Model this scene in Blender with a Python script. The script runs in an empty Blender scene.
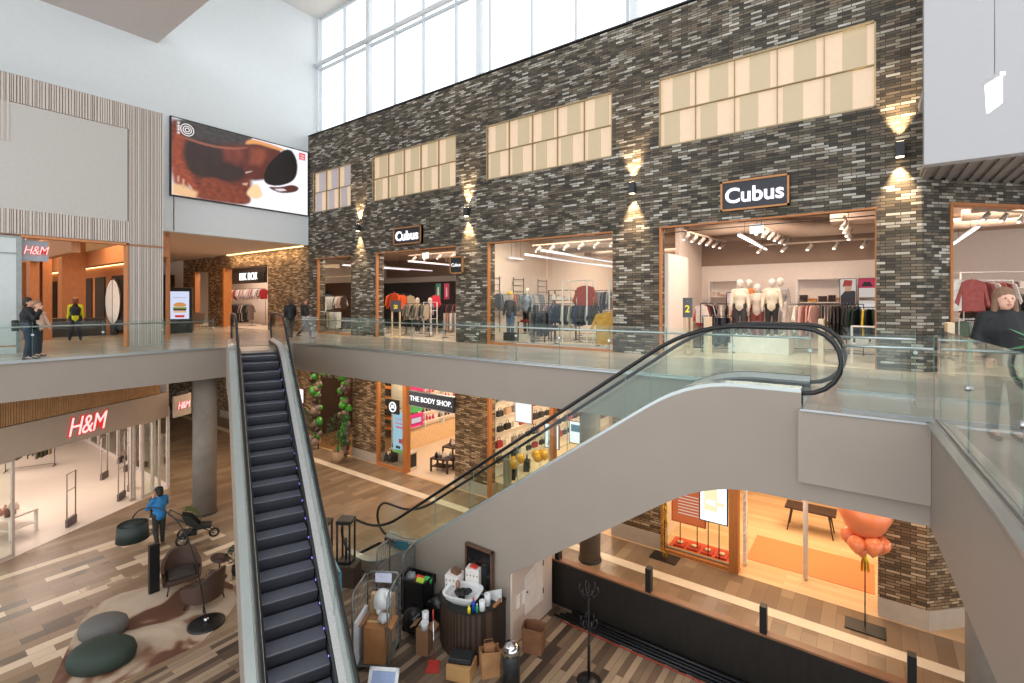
import bpy, bmesh, math, random
from mathutils import Vector, Matrix
random.seed(7)
C = bpy.context.scene.collection
PI = math.pi
R = math.radians
LOW = -5.85          # lower floor level; the upper floor is z = 0

# ---------------------------------------------------------------- materials
def lin(h):
    h = h.lstrip('#')
    o = []
    for i in (0, 2, 4):
        c = int(h[i:i+2], 16) / 255
        o.append(c / 12.92 if c <= 0.04045 else ((c + 0.055) / 1.055) ** 2.4)
    return (*o, 1.0)
_mc = {}
def newmat(name):
    m = bpy.data.materials.new(name); m.use_nodes = True
    nt = m.node_tree; b = nt.nodes['Principled BSDF']
    return m, nt, b
def pm(col, rough=0.55, metal=0.0, var=0.08, scale=6.0, bump=0.0, emis=0.0, ecol=None, spec=None, coat=0.0, stretch=None):
    """procedural principled material: colour with noise variation"""
    key = (col, rough, metal, var, scale, bump, emis, ecol, spec, coat, stretch)
    if key in _mc: return _mc[key]
    m, nt, b = newmat('mat_' + col.strip('#'))
    c = lin(col)
    tc = nt.nodes.new('ShaderNodeTexCoord'); n = nt.nodes.new('ShaderNodeTexNoise')
    n.inputs['Scale'].default_value = scale; n.inputs['Detail'].default_value = 3
    if stretch:
        mp = nt.nodes.new('ShaderNodeMapping'); mp.inputs['Scale'].default_value = stretch
        nt.links.new(tc.outputs['Object'], mp.inputs['Vector']); nt.links.new(mp.outputs[0], n.inputs['Vector'])
    else:
        nt.links.new(tc.outputs['Object'], n.inputs['Vector'])
    r = nt.nodes.new('ShaderNodeValToRGB')
    r.color_ramp.elements[0].position = 0.3; r.color_ramp.elements[1].position = 0.7
    r.color_ramp.elements[0].color = tuple(max(0, x * (1 - var)) for x in c[:3]) + (1,)
    r.color_ramp.elements[1].color = tuple(min(1, x * (1 + var)) for x in c[:3]) + (1,)
    nt.links.new(n.outputs['Fac'], r.inputs['Fac']); nt.links.new(r.outputs[0], b.inputs['Base Color'])
    b.inputs['Roughness'].default_value = rough; b.inputs['Metallic'].default_value = metal
    if spec is not None: b.inputs['Specular IOR Level'].default_value = spec
    if coat: b.inputs['Coat Weight'].default_value = coat
    if bump:
        bp = nt.nodes.new('ShaderNodeBump'); bp.inputs['Strength'].default_value = bump
        nt.links.new(n.outputs['Fac'], bp.inputs['Height']); nt.links.new(bp.outputs[0], b.inputs['Normal'])
    if emis:
        b.inputs['Emission Color'].default_value = lin(ecol) if ecol else c
        b.inputs['Emission Strength'].default_value = emis
    _mc[key] = m
    return m
def em(col, strength):
    return pm('#0c0c0c', 0.6, 0, 0.0, emis=strength, ecol=col)
def glass(col='#e9f6f1', refl=0.9, name='glass', ior=1.45):
    m, nt, b = newmat(name)
    nt.nodes.remove(b); out = nt.nodes['Material Output']
    t = nt.nodes.new('ShaderNodeBsdfTransparent'); t.inputs[0].default_value = lin(col)
    g = nt.nodes.new('ShaderNodeBsdfGlossy'); g.inputs['Roughness'].default_value = 0.02
    g.inputs[0].default_value = (refl, refl, refl, 1)
    lw = nt.nodes.new('ShaderNodeLayerWeight'); lw.inputs['Blend'].default_value = 0.5
    pw = nt.nodes.new('ShaderNodeMath'); pw.operation = 'POWER'; pw.inputs[1].default_value = 4.2
    nt.links.new(lw.outputs['Facing'], pw.inputs[0])
    f = nt.nodes.new('ShaderNodeMath'); f.operation = 'MULTIPLY_ADD'; f.inputs[1].default_value = 0.97; f.inputs[2].default_value = 0.018
    nt.links.new(pw.outputs[0], f.inputs[0])
    mx = nt.nodes.new('ShaderNodeMixShader')
    nt.links.new(f.outputs[0], mx.inputs[0]); nt.links.new(t.outputs[0], mx.inputs[1]); nt.links.new(g.outputs[0], mx.inputs[2])
    nt.links.new(mx.outputs[0], out.inputs['Surface'])
    return m
def ramp(nt, stops, const=False):
    r = nt.nodes.new('ShaderNodeValToRGB'); cr = r.color_ramp
    if const: cr.interpolation = 'CONSTANT'
    while len(cr.elements) < len(stops): cr.elements.new(0.5)
    for e, (p, c) in zip(cr.elements, stops): e.position = p; e.color = lin(c)
    return r
def brickmat(name, stops, mortar, bw=0.30, bh=0.08, msize=0.008, rough=0.75, bump=0.5, mode='wall', offset=0.37, rotz=0, spec=0.4, extra=None):
    """one random colour per brick / plank / tile. mode wall: (x+y, z); floor: (x, y)"""
    m, nt, b = newmat(name)
    tc = nt.nodes.new('ShaderNodeTexCoord'); sp = nt.nodes.new('ShaderNodeSeparateXYZ')
    nt.links.new(tc.outputs['Object'], sp.inputs[0]); cb = nt.nodes.new('ShaderNodeCombineXYZ')
    if mode == 'wall':
        ad = nt.nodes.new('ShaderNodeMath'); ad.operation = 'ADD'
        nt.links.new(sp.outputs[0], ad.inputs[0]); nt.links.new(sp.outputs[1], ad.inputs[1])
        nt.links.new(ad.outputs[0], cb.inputs[0]); nt.links.new(sp.outputs[2], cb.inputs[1])
    elif mode == 'alongx':
        nt.links.new(sp.outputs[0], cb.inputs[0]); nt.links.new(sp.outputs[1], cb.inputs[1])
    else:   # alongy : long side follows y
        nt.links.new(sp.outputs[1], cb.inputs[0]); nt.links.new(sp.outputs[0], cb.inputs[1])
    br = nt.nodes.new('ShaderNodeTexBrick'); br.offset = offset; br.offset_frequency = 2
    br.inputs['Color1'].default_value = (0, 0, 0, 1); br.inputs['Color2'].default_value = (1, 1, 1, 1)
    br.inputs['Mortar'].default_value = (0, 0, 0, 1)
    br.inputs['Scale'].default_value = 1; br.inputs['Mortar Size'].default_value = msize
    br.inputs['Mortar Smooth'].default_value = 0.1; br.inputs['Bias'].default_value = 0
    br.inputs['Brick Width'].default_value = bw; br.inputs['Row Height'].default_value = bh
    nt.links.new(cb.outputs[0], br.inputs['Vector'])
    no = nt.nodes.new('ShaderNodeTexNoise'); no.inputs['Scale'].default_value = 1.2 if mode == 'wall' else 3; no.inputs['Detail'].default_value = 6
    nt.links.new(tc.outputs['Object'], no.inputs['Vector'])
    mm = nt.nodes.new('ShaderNodeMath'); mm.operation = 'MULTIPLY_ADD'; na = .5 if mode == 'wall' else .2; mm.inputs[1].default_value = na; mm.inputs[2].default_value = -na/2
    nt.links.new(no.outputs['Fac'], mm.inputs[0])
    a2 = nt.nodes.new('ShaderNodeMath'); a2.operation = 'ADD'
    nt.links.new(br.outputs['Color'], a2.inputs[0]); nt.links.new(mm.outputs[0], a2.inputs[1])
    rp = ramp(nt, stops); nt.links.new(a2.outputs[0], rp.inputs['Fac'])
    mx = nt.nodes.new('ShaderNodeMixRGB'); mx.inputs['Color2'].default_value = lin(mortar)
    nt.links.new(br.outputs['Fac'], mx.inputs['Fac']); nt.links.new(rp.outputs[0], mx.inputs['Color1'])
    nt.links.new(mx.outputs[0], b.inputs['Base Color'])
    b.inputs['Roughness'].default_value = rough; b.inputs['Specular IOR Level'].default_value = spec
    if bump:
        # brick faces stand at slightly different depths, mortar recessed
        inv = nt.nodes.new('ShaderNodeMath'); inv.operation = 'SUBTRACT'; inv.inputs[0].default_value = 1
        nt.links.new(br.outputs['Fac'], inv.inputs[1])
        ml = nt.nodes.new('ShaderNodeMath'); ml.operation = 'MULTIPLY_ADD'; ml.inputs[1].default_value = 0.6
        nt.links.new(br.outputs['Color'], ml.inputs[0]); nt.links.new(inv.outputs[0], ml.inputs[2])
        bp = nt.nodes.new('ShaderNodeBump'); bp.inputs['Strength'].default_value = bump; bp.inputs['Distance'].default_value = 0.02
        nt.links.new(ml.outputs[0], bp.inputs['Height']); nt.links.new(bp.outputs[0], b.inputs['Normal'])
    if extra: extra(nt, b, tc, br, mx)
    return m
def stripes(name, c1, c2, period, duty=0.5, axis='y', rough=0.6, irregular=True, bump=0.6):
    m, nt, b = newmat(name)
    tc = nt.nodes.new('ShaderNodeTexCoord'); sp = nt.nodes.new('ShaderNodeSeparateXYZ')
    nt.links.new(tc.outputs['Object'], sp.inputs[0])
    d = nt.nodes.new('ShaderNodeMath'); d.operation = 'DIVIDE'; d.inputs[1].default_value = period
    nt.links.new(sp.outputs['xyz'.index(axis)], d.inputs[0])
    f = nt.nodes.new('ShaderNodeMath'); f.operation = 'FRACT'; nt.links.new(d.outputs[0], f.inputs[0])
    g = nt.nodes.new('ShaderNodeMath'); g.operation = 'LESS_THAN'; g.inputs[1].default_value = duty
    nt.links.new(f.outputs[0], g.inputs[0])
    mx = nt.nodes.new('ShaderNodeMixRGB'); mx.inputs[1].default_value = lin(c1); mx.inputs[2].default_value = lin(c2)
    nt.links.new(g.outputs[0], mx.inputs[0]); nt.links.new(mx.outputs[0], b.inputs['Base Color'])
    b.inputs['Roughness'].default_value = rough
    return m

# ---------------------------------------------------------------- mesh builder
class MB:
    def __init__(s): s.v = []; s.f = []; s.m = []; s.sm = []
    def add(s, vs, fs, m=0, smooth=False):
        o = len(s.v); s.v += [tuple(v) for v in vs]
        for f in fs: s.f.append([i + o for i in f]); s.m.append(m); s.sm.append(smooth)
        return s
    def box(s, x0, x1, y0, y1, z0, z1, m=0):
        if x0 > x1: x0, x1 = x1, x0
        if y0 > y1: y0, y1 = y1, y0
        if z0 > z1: z0, z1 = z1, z0
        v = [(x0,y0,z0),(x1,y0,z0),(x1,y1,z0),(x0,y1,z0),(x0,y0,z1),(x1,y0,z1),(x1,y1,z1),(x0,y1,z1)]
        return s.add(v, [(3,2,1,0),(4,5,6,7),(0,1,5,4),(1,2,6,5),(2,3,7,6),(3,0,4,7)], m)
    def obox(s, c, size, rz=0, m=0, rx=0, ry=0):
        M = Matrix.Translation(c) @ Matrix.Rotation(rz,4,'Z') @ Matrix.Rotation(ry,4,'Y') @ Matrix.Rotation(rx,4,'X')
        a, b, d = [k/2 for k in size]
        v = [M @ Vector(p) for p in [(-a,-b,-d),(a,-b,-d),(a,b,-d),(-a,b,-d),(-a,-b,d),(a,-b,d),(a,b,d),(-a,b,d)]]
        return s.add(v, [(3,2,1,0),(4,5,6,7),(0,1,5,4),(1,2,6,5),(2,3,7,6),(3,0,4,7)], m)
    def beam(s, p, q, w, h, m=0, up=(0,0,1)):
        p = Vector(p); q = Vector(q); d = (q-p).normalized(); u = Vector(up)
        if abs(d.dot(u)) > .98: u = Vector((1,0,0))
        a = d.cross(u).normalized(); b = a.cross(d).normalized()
        v = []
        for o in (p, q):
            for i, j in ((-1,-1),(1,-1),(1,1),(-1,1)): v.append(o + a*i*w/2 + b*j*h/2)
        return s.add(v, [(3,2,1,0),(4,5,6,7),(0,1,5,4),(1,2,6,5),(2,3,7,6),(3,0,4,7)], m)
    def tube(s, pts, r, n=8, m=0, closed=False):
        pts = [Vector(p) for p in pts]; N = len(pts)
        rr = r if isinstance(r, (list, tuple)) else [r]*N
        o = len(s.v); prev = None
        for i, p in enumerate(pts):
            if closed: t = (pts[(i+1) % N] - pts[i-1])
            elif i == 0: t = pts[1]-pts[0]
            elif i == N-1: t = pts[-1]-pts[-2]
            else: t = (pts[i+1]-pts[i]).normalized() + (pts[i]-pts[i-1]).normalized()
            t = t.normalized() if t.length > 1e-9 else Vector((0,0,1))
            if prev is None:
                u = Vector((0,0,1)) if abs(t.z) < .9 else Vector((1,0,0))
                a = t.cross(u).normalized()
            else:
                a = (prev - t*prev.dot(t)); a = a.normalized() if a.length > 1e-6 else t.orthogonal().normalized()
            prev = a; b = t.cross(a)
            for k in range(n):
                th = 2*PI*k/n; s.v.append(tuple(p + (a*math.cos(th) + b*math.sin(th))*rr[i]))
        M = N if closed else N-1
        for i in range(M):
            for k in range(n):
                j = (i+1) % N; l = (k+1) % n
                s.f.append([o+i*n+k, o+i*n+l, o+j*n+l, o+j*n+k]); s.m.append(m); s.sm.append(n > 4)
        if not closed:
            s.f.append([o+k for k in reversed(range(n))]); s.m.append(m); s.sm.append(False)
            s.f.append([o+(N-1)*n+k for k in range(n)]); s.m.append(m); s.sm.append(False)
        return s
    def lathe(s, prof, c=(0,0,0), n=20, m=0, smooth=True, sx=1, sy=1):
        o = len(s.v)
        for r, z in prof:
            for k in range(n):
                th = 2*PI*k/n; s.v.append((c[0]+r*sx*math.cos(th), c[1]+r*sy*math.sin(th), c[2]+z))
        for i in range(len(prof)-1):
            for k in range(n):
                l = (k+1) % n
                s.f.append([o+i*n+k, o+i*n+l, o+(i+1)*n+l, o+(i+1)*n+k]); s.m.append(m); s.sm.append(smooth)
        if prof[0][0] > 1e-5: s.f.append([o+k for k in reversed(range(n))]); s.m.append(m); s.sm.append(False)
        if prof[-1][0] > 1e-5: s.f.append([o+(len(prof)-1)*n+k for k in range(n)]); s.m.append(m); s.sm.append(False)
        return s
    def ball(s, c, r, m=0, n=12, k=8, sc=(1,1,1)):
        pr = [(max(1e-6, r*math.sin(PI*i/k)), -r*math.cos(PI*i/k)) for i in range(k+1)]
        o = len(s.v)
        s.lathe([(a, b*sc[2]) for a, b in pr], c, n, m, True, sc[0], sc[1])
        return s
    def prism(s, poly, axis, a, b, m=0, smooth=False):
        """extrude a 2-D polygon: axis 'z' (x,y), 'y' (x,z), 'x' (y,z)"""
        def P(p, t): return {'z': (p[0],p[1],t), 'y': (p[0],t,p[1]), 'x': (t,p[0],p[1])}[axis]
        n = len(poly); v = [P(p,a) for p in poly] + [P(p,b) for p in poly]
        f = [[i, (i+1) % n, n+(i+1) % n, n+i] for i in range(n)]
        s.add(v, f, m, smooth); o = len(s.v)-2*n
        s.f += [[o+i for i in reversed(range(n))], [o+n+i for i in range(n)]]; s.m += [m, m]; s.sm += [False, False]
        return s
    def quad(s, a, b, c, d, m=0): return s.add([a,b,c,d], [(0,1,2,3)], m)
    def strip(s, lo, hi, m=0):
        """band between two equal-length polylines"""
        n = len(lo); return s.add(list(lo)+list(hi), [(i, i+1, n+i+1, n+i) for i in range(n-1)], m)
    def build(s, name, mats, parent=None, loc=None, rz=0, bevel=0, remesh=0, sub=0, fix=True, smooth_it=0):
        me = bpy.data.meshes.new(name); me.from_pydata(s.v, [], s.f)
        if not isinstance(mats, (list, tuple)): mats = [mats]
        for x in mats: me.materials.append(x)
        for p, mi, sm in zip(me.polygons, s.m, s.sm): p.material_index = min(mi, len(mats)-1); p.use_smooth = sm
        if fix:
            bm = bmesh.new(); bm.from_mesh(me); bmesh.ops.recalc_face_normals(bm, faces=bm.faces); bm.to_mesh(me); bm.free()
        me.update()
        o = bpy.data.objects.new(name, me); C.objects.link(o)
        if parent: o.parent = parent
        if loc: o.location = loc
        if rz: o.rotation_euler = (0,0,rz)
        if bevel:
            md = o.modifiers.new('b','BEVEL'); md.width = bevel; md.segments = 2; md.limit_method = 'ANGLE'; md.angle_limit = R(40)
        if remesh:
            md = o.modifiers.new('r','REMESH'); md.mode = 'VOXEL'; md.voxel_size = remesh; md.use_smooth_shade = True
            md = o.modifiers.new('s','SMOOTH'); md.factor = 0.6; md.iterations = smooth_it or 3
        if sub:
            md = o.modifiers.new('u','SUBSURF'); md.levels = sub; md.render_levels = sub
        return o

def thing(name, label, cat, loc=(0,0,0), rz=0, group=None):
    o = bpy.data.objects.new(name, None); C.objects.link(o); o.empty_display_size = 0.1
    o.location = loc; o.rotation_euler = (0,0,rz); o['label'] = label; o['category'] = cat
    if group: o['group'] = group
    return o
def tag(o, label, cat, group=None):
    o['label'] = label; o['category'] = cat
    if group: o['group'] = group
    return o
def struct(o): o['kind'] = 'structure'; return o
def lab(o, l): o['label'] = l; return o
def dup(root, loc, rz=0, label=None, group=None, scale=None):
    r = root.copy(); C.objects.link(r); r.location = loc; r.rotation_euler = (0,0,rz)
    if scale: r.scale = scale
    if label: r['label'] = label
    if group: r['group'] = group
    for ch in list(root.children):
        c = ch.copy(); C.objects.link(c); c.parent = r
        for g in list(ch.children):
            d = g.copy(); C.objects.link(d); d.parent = c
    return r
def text_mesh(name, s, mats, size, extrude=0.01, offset=0.0, shear=0.0, parent=None, loc=(0,0,0), rot=(PI/2,0,0), sx=1.0, align='CENTER', space=1.0, bevel=0):
    cu = bpy.data.curves.new(name, 'FONT'); cu.body = s; cu.size = size; cu.extrude = extrude
    cu.offset = offset; cu.shear = shear; cu.align_x = align; cu.align_y = 'CENTER'; cu.space_character = space
    cu.resolution_u = 4
    t = bpy.data.objects.new('t', cu); C.objects.link(t)
    dg = bpy.context.evaluated_depsgraph_get(); dg.update()
    me = bpy.data.meshes.new_from_object(t.evaluated_get(dg)); me.name = name
    bpy.data.objects.remove(t)
    me.materials.clear()
    for x in (mats if isinstance(mats, list) else [mats]): me.materials.append(x)
    for v in me.vertices: v.co.x *= sx
    o = bpy.data.objects.new(name, me); C.objects.link(o)
    o.location = loc; o.rotation_euler = rot
    if parent: o.parent = parent
    return o
def area(name, loc, size, power, col='#fff1e0', rot=(0,0,0), sy=None, spread=None):
    l = bpy.data.lights.new(name, 'AREA'); l.energy = power; l.color = lin(col)[:3]; l.size = size
    if sy: l.shape = 'RECTANGLE'; l.size_y = sy
    if spread: l.spread = spread
    o = bpy.data.objects.new(name, l); C.objects.link(o); o.location = loc; o.rotation_euler = rot
    return o

# common materials
M = dict(
    white=pm('#dfe6e8', .7, var=.015), ceil=pm('#dcdedd', .8, var=.015), beige=pm('#92877c', .62, var=.02, scale=1.5),
    soffit=pm('#d8c6b4', .7, var=.02), orange=pm('#bd7a48', .45, var=.12, scale=5, stretch=(4,4,.6)),
    black=pm('#141416', .45), rubber=pm('#0d0d0e', .5, var=.03), dgrey=pm('#2b2c2e', .5), steel=pm('#b9bcbd', .28, metal=1.0, var=.04),
    alu=pm('#a9adae', .38, metal=.9, var=.04), chrome=pm('#d6d8d9', .12, metal=1.0, var=.01), plaster=pm('#e6ddd2', .75, var=.02),
    concrete=pm('#827a70', .8, var=.14, scale=2.2, bump=.12), shopwhite=pm('#e9dfd3', .7, var=.02), taupe=pm('#9a8474', .75, var=.03),
    wood=pm('#b98a5a', .5, var=.15, stretch=(1,8,8)), darkwood=pm('#3a2820', .5, var=.2, scale=5, stretch=(6,6,.7)),
    glass=glass('#eaf5f1'), sglass=glass('#f6faf8', .8, 'shop_glass'), cardboard=pm('#a97b4f', .8, var=.08),
    ledwhite=em('#fffaf2', 2.5), ledpink=em('#fbe2ee', 1.5), skin=pm('#c99a80', .55, var=.03),
    red=pm('#a8332a', .6), yellow=pm('#d9a126', .6),
)
# ---------------------------------------------------------------- camera, world
cam = bpy.data.cameras.new('camera'); cam.lens = 488/1024*36; cam.sensor_width = 36; cam.shift_y = -39.5/1024
cam.clip_start = .05; cam.clip_end = 300
co = bpy.data.objects.new('camera', cam); C.objects.link(co)
co.location = (0,0,1.6); co.rotation_euler = (PI/2, 0, math.atan2(.589, .808))
bpy.context.scene.camera = co
w = bpy.data.worlds.new('overcast_sky'); bpy.context.scene.world = w; w.use_nodes = True
bg = w.node_tree.nodes['Background']; bg.inputs[0].default_value = lin('#f6f9fd'); bg.inputs[1].default_value = 1.9
vs = bpy.context.scene.view_settings
vs.view_transform = 'Standard'; vs.look = 'None'; vs.gamma = 1; vs.use_curve_mapping = False; vs.exposure = 0.25

# ---------------------------------------------------------------- materials of the shell
BR_UP = brickmat('brick_grey', [(0,'#37332d'),(.25,'#49443b'),(.48,'#5a5347'),(.64,'#6e6150'),(.78,'#7d7567'),(.9,'#9b968a'),(1,'#b9b5aa')], '#24201b', .28, .071, .0075)
BR_LO = brickmat('brick_brown', [(0,'#57452f'),(.3,'#735a3f'),(.55,'#8b7153'),(.8,'#a68b6a'),(1,'#c7ae8c')], '#3a2c1f', .28, .071, .0085)
FL_UP = brickmat('floor_tile_upper', [(0,'#9f968c'),(.5,'#a8a096'),(1,'#b2aba2')], '#7d766f', 1.2, .6, .004, rough=.22, bump=0.02, mode='alongx', offset=.5, spec=.5)
FL_LO = brickmat('floor_tile_lower', [(0,'#75624f'),(.3,'#806b56'),(.6,'#89735d'),(.85,'#917b65'),(1,'#9a856e')], '#5f4f41', 1.2, .3, .004, rough=.28, bump=0.03, mode='alongy', offset=.33, spec=.5)
# planks scattered light and dark around the lounge carpet
def _patch(nt, b, tc, br, mx): pass
FL_MIX = brickmat('floor_tile_mixed', [(0,'#54483d'),(.07,'#5d5044'),(.09,'#7d6751'),(.40,'#866f58'),(.80,'#917a62'),(.82,'#c4ad92'),(1,'#d2bea4')], '#54443a', .9, .28, .004, rough=.3, bump=0.03, mode='alongy', offset=.45, spec=.5)
FL_WD = brickmat('floor_planks_kiosk', [(0,'#3a3029'),(.25,'#544539'),(.5,'#6b5747'),(.75,'#83705c'),(1,'#a8927a')], '#1f1915', 1.3, .14, .003, rough=.5, bump=.1, mode='alongy', offset=.41)
PALE = pm('#d8cbb8', .35, var=.05, scale=3)
ORFL = brickmat('floor_oak', [(0,'#c6a47a'),(.5,'#d0ae86'),(1,'#dabb95')], '#b58e60', 1.8, .2, .002, rough=.4, bump=0.02, mode='alongx')
BE = M['beige']

# lower floor
b = MB(); b.box(-50, 8, -6, 14.4, LOW-.3, LOW); struct(b.build('floor', FL_LO))
b = MB(); b.box(-11.6, 1.4, -1, 10.28, LOW, LOW+.012); struct(b.build('floor_kiosk_planks', FL_WD))
b = MB(); b.box(-19.7, -11.62, -2, 7.2, LOW, LOW+.004); struct(b.build('floor_lounge_tiles', FL_MIX))
b = MB(); b.box(-40, 8, 12.95, 13.3, LOW, LOW+.006); struct(b.build('trim_1', PALE))
b = MB(); b.box(-50, 12, 14.4, 30, LOW-.3, LOW+.004); struct(b.build('floor_lower_shops', ORFL))

# upper floor slabs (clad edges are separate boxes slightly proud)
def slab(name, poly, th, mat_top, mat_side):
    b = MB(); b.prism(poly, 'z', -th, -.02, 1); o = b.prism(poly, 'z', -.02, 0, 0).build(name, [mat_top, mat_side]); struct(o); return o
slab('floor_upper_left', [(-18.2,-6),(-18.2,10.4),(-18.2,14.5),(-50,14.5),(-50,-6)], 1.03, FL_UP, BE)
slab('floor_upper_back', [(-18.2,10.4),(0.66,10.4),(0.66,14.5),(-18.2,14.5)], 1.03, FL_UP, BE)
slab('floor_upper_right', [(-.81,8.5),(.67,8.5),(.83,5.04),(1.02,-3),(14,-3),(14,26),(.66,26),(.66,10.4),(-.81,10.4)], 1.38, FL_UP, BE)
b = MB(); b.box(-50, .66, 14.5, 30, -1.03, 0); struct(b.build('floor_upper_shops', brickmat('floor_shop_upper', [(0,'#cbbcab'),(1,'#d6c8b8')], '#b3a594', .6, .6, .004, rough=.3, bump=0, mode='alongx')))
b = MB(); b.box(-.84, .67, 8.40, 8.5, -1.08, .0); b.build('trim_2', pm('#978c81', .6, var=.01)); struct(bpy.data.objects['trim_2'])
for nm, pts in (('trim_3', [(-18.17,-6,-.0),(-18.17,7.75,0)]), ('trim_4', [(-17.9,10.37,0),(-.9,10.37,0)]), ('trim_5', [(-.81,8.42,.0),(.67,8.42,0)]), ('trim_6', [(.66,8.45,0),(.82,5.04,0),(1.01,-3,0)])):
    b = MB()
    for p, q in zip(pts, pts[1:]): b.beam(p, q, .09, .03)
    struct(b.build(nm, M['alu']))

# brick wall v = 14.5 (both storeys), with shop openings and lit windows
def wall_with_holes(name, x0, x1, z0, z1, y, th, holes, mat, parent=None):
    xs = sorted({x0, x1, *[h[0] for h in holes], *[h[1] for h in holes]}); zs = sorted({z0, z1, *[h[2] for h in holes], *[h[3] for h in holes]})
    xs = [x for x in xs if x0 <= x <= x1]; zs = [z for z in zs if z0 <= z <= z1]
    b = MB()
    for i in range(len(xs)-1):
        run = None
        for j in range(len(zs)-1):
            cx, cz = (xs[i]+xs[i+1])/2, (zs[j]+zs[j+1])/2
            solid = not any(h[0] < cx < h[1] and h[2] < cz < h[3] for h in holes)
            if solid: run = (run[0] if run else zs[j], zs[j+1])
            if (not solid or j == len(zs)-2) and run:
                b.box(xs[i], xs[i+1], y, y+th, run[0], run[1]); run = None
    return struct(b.build(name, mat, parent))
UP_OPEN = [(-23.05,-20.22,0,3.85),(-18.33,-13.35,0,3.85),(-11.72,-6.58,0,3.85),(-5.07,.17,0,3.85)]
WINS = [(-23.46,-20.22),(-18.62,-13.35),(-11.8,-6.61),(-5.09,.16)]
holes = [*UP_OPEN, *[(a,c,6.25,8.33) for a,c in WINS]]
wall_with_holes('wall_back', -23.9, 1.0, -.0, 10.35, 14.5, .45, holes, BR_UP)
LOW_OPEN = [(-23.5,-20.1),(-18.25,-13.4),(-11.7,-6.6),(-5.0,.2)]
wall_with_holes('wall_back_lower', -50, 1.1, LOW, -1.0, 14.5, .45, [(a,c,LOW,-1.3) for a,c in LOW_OPEN], BR_LO)
# plinths of the lower piers
for i, (a, c) in enumerate([(-34,-23.5),(-20.1,-18.25),(-13.4,-11.7),(-6.6,-5.0)]):
    b = MB(); b.box(a-.02, c+.02, 14.46, 14.97, LOW, LOW+.45); struct(b.build('baseboard_back', pm('#b5a898', .6, var=.06)))
b = MB(); b.prism([(.2,14.46),(1.12,14.46),(1.9,15.24),(1.9,16.2),(.2,16.2)], 'z', LOW, LOW+.45); struct(b.build('baseboard_corner', pm('#c3b5a4', .6, var=.05)))
# brick pier at the corner and the wall that turns away at 45 degrees
b = MB(); b.prism([(1.1,14.5),(1.88,15.28),(1.88,16),(1.1,16)], 'z', LOW, -1.0); struct(b.build('wall_corner_lower', BR_LO))
c45 = MB(); r2 = math.sqrt(.5)
def P45(s, d): return (1.0+s*r2-d*r2, 14.5+s*r2+d*r2)
for s0, s1, z0, z1 in ((0,.78,0,10.35),(.78,9,3.88,10.35)):
    c45.prism([P45(s0,0),P45(s1,0),P45(s1,.4),P45(s0,.4)], 'z', z0, z1)
struct(c45.build('wall_corner', BR_UP))
# brick wall further left behind the bulkhead
wall_with_holes('wall_back_far', -40, -23.9, 0, 4.62, 14.52, .4, [(-33.6,-28.1,0,3.75),(-38.2,-35.9,0,3.7)], BR_LO)
struct(MB().box(-50,-40,14.5,14.7,0,4.6).build('wall_far_niche', M['plaster'])); struct(MB().box(-38.2,-37.95,14.5,14.8,0,3.7).build('trim_18', M['orange']))
struct(MB().box(-42,-41.5,8.2,14.5,0,3.6).build('wall_far_dark', pm('#2b2019', .7, var=.3)))

# white upper walls and ceiling
b = MB(); b.box(-24.3, -23.9, -6, 14.5, 4.6, 16.8); b.box(-24.3, -23.9, 14.5, 15.1, 10.35, 16.8); struct(b.build('wall_left', M['white']))
b = MB(); b.box(-23.9, -23.885, 8.30, 8.33, 4.64, 6.1); struct(b.build('trim_7', M['dgrey']))
b = MB(); b.box(-50, -24.3, -6, 14.5, 4.6, 4.9); struct(b.build('ceiling_left', M['soffit']))
struct(MB().box(-46,-45.5,-6,14.5,LOW,-1.03).build('wall_far_left_lower', pm('#8d7a68', .8, var=.1)))
b = MB(); b.box(-24.3, 8, 3.5, 15.1, 16.8, 17.1); struct(b.build('ceiling', M['ceil']))
b = MB(); b.box(-23.9, -6, -6, 7.72, 12.38, 12.9); struct(b.build('ceiling_lowered', pm('#c9c0bb', .8, var=.02)))
b = MB(); b.box(-26, -1, 14.5, 15.6, 10.3, 10.4); struct(b.build('trim_8', M['dgrey']))
# bulkhead upper right with metal ceiling behind
b = MB(); b.box(.93, 14, 13.0, 13.3, 4.4, 16.8); b.box(.93, 14, 13.3, 14.4, 5.9, 6.1); o = b.build('wall_right', pm('#acacae', .75, var=.01)); struct(o)
b = MB(); b.box(.95, 14, 13.3, 26, 4.45, 4.55)
for i in range(60): b.box(1.0+i*.22, 1.12+i*.22, 13.3, 26, 4.40, 4.45)
struct(b.build('ceiling_right', pm('#8e8a88', .5, metal=.4)))

# clerestory
mull = pm('#c9d3d8', .5, var=.01)
xs = [-23.75,-21.6,-19.75,-17.75,-15.85,-13.9,-12.1,-10.1,-8.25,-6.35,-4.4,-2.4]
cl = struct(bpy.data.objects.new('window_1', None)); C.objects.link(cl)
b = MB()
for i, x in enumerate(xs):
    wd = .06
    b.box(x-wd/2, x+wd/2, 15.05, 15.2, 10.3, 16.8)
b.box(-23.9,-1,15.06,15.19,10.32,10.42); b.box(-23.9,-1,15.06,15.19,14.0,14.1); b.box(-23.9,-1,15.06,15.19,16.7,16.8)
b.build('window_frame', mull, cl)
b = MB()
for x in (-23.85,-19.62,-12.6,-6.1): b.box(x-.12, x+.12, 14.98, 15.22, 10.3, 16.8)
b.tube([(-23.9,14.88,14.2),(-1,14.88,14.2)], .11, 12)
b.build('window_post', pm('#dfe5e8', .5, var=.01), cl)
b = MB(); b.box(-23.9,-1,15.12,15.13,10.35,16.75); b.build('glass', glass('#ffffff', .5, 'clerestory_glass'), cl)

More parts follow.
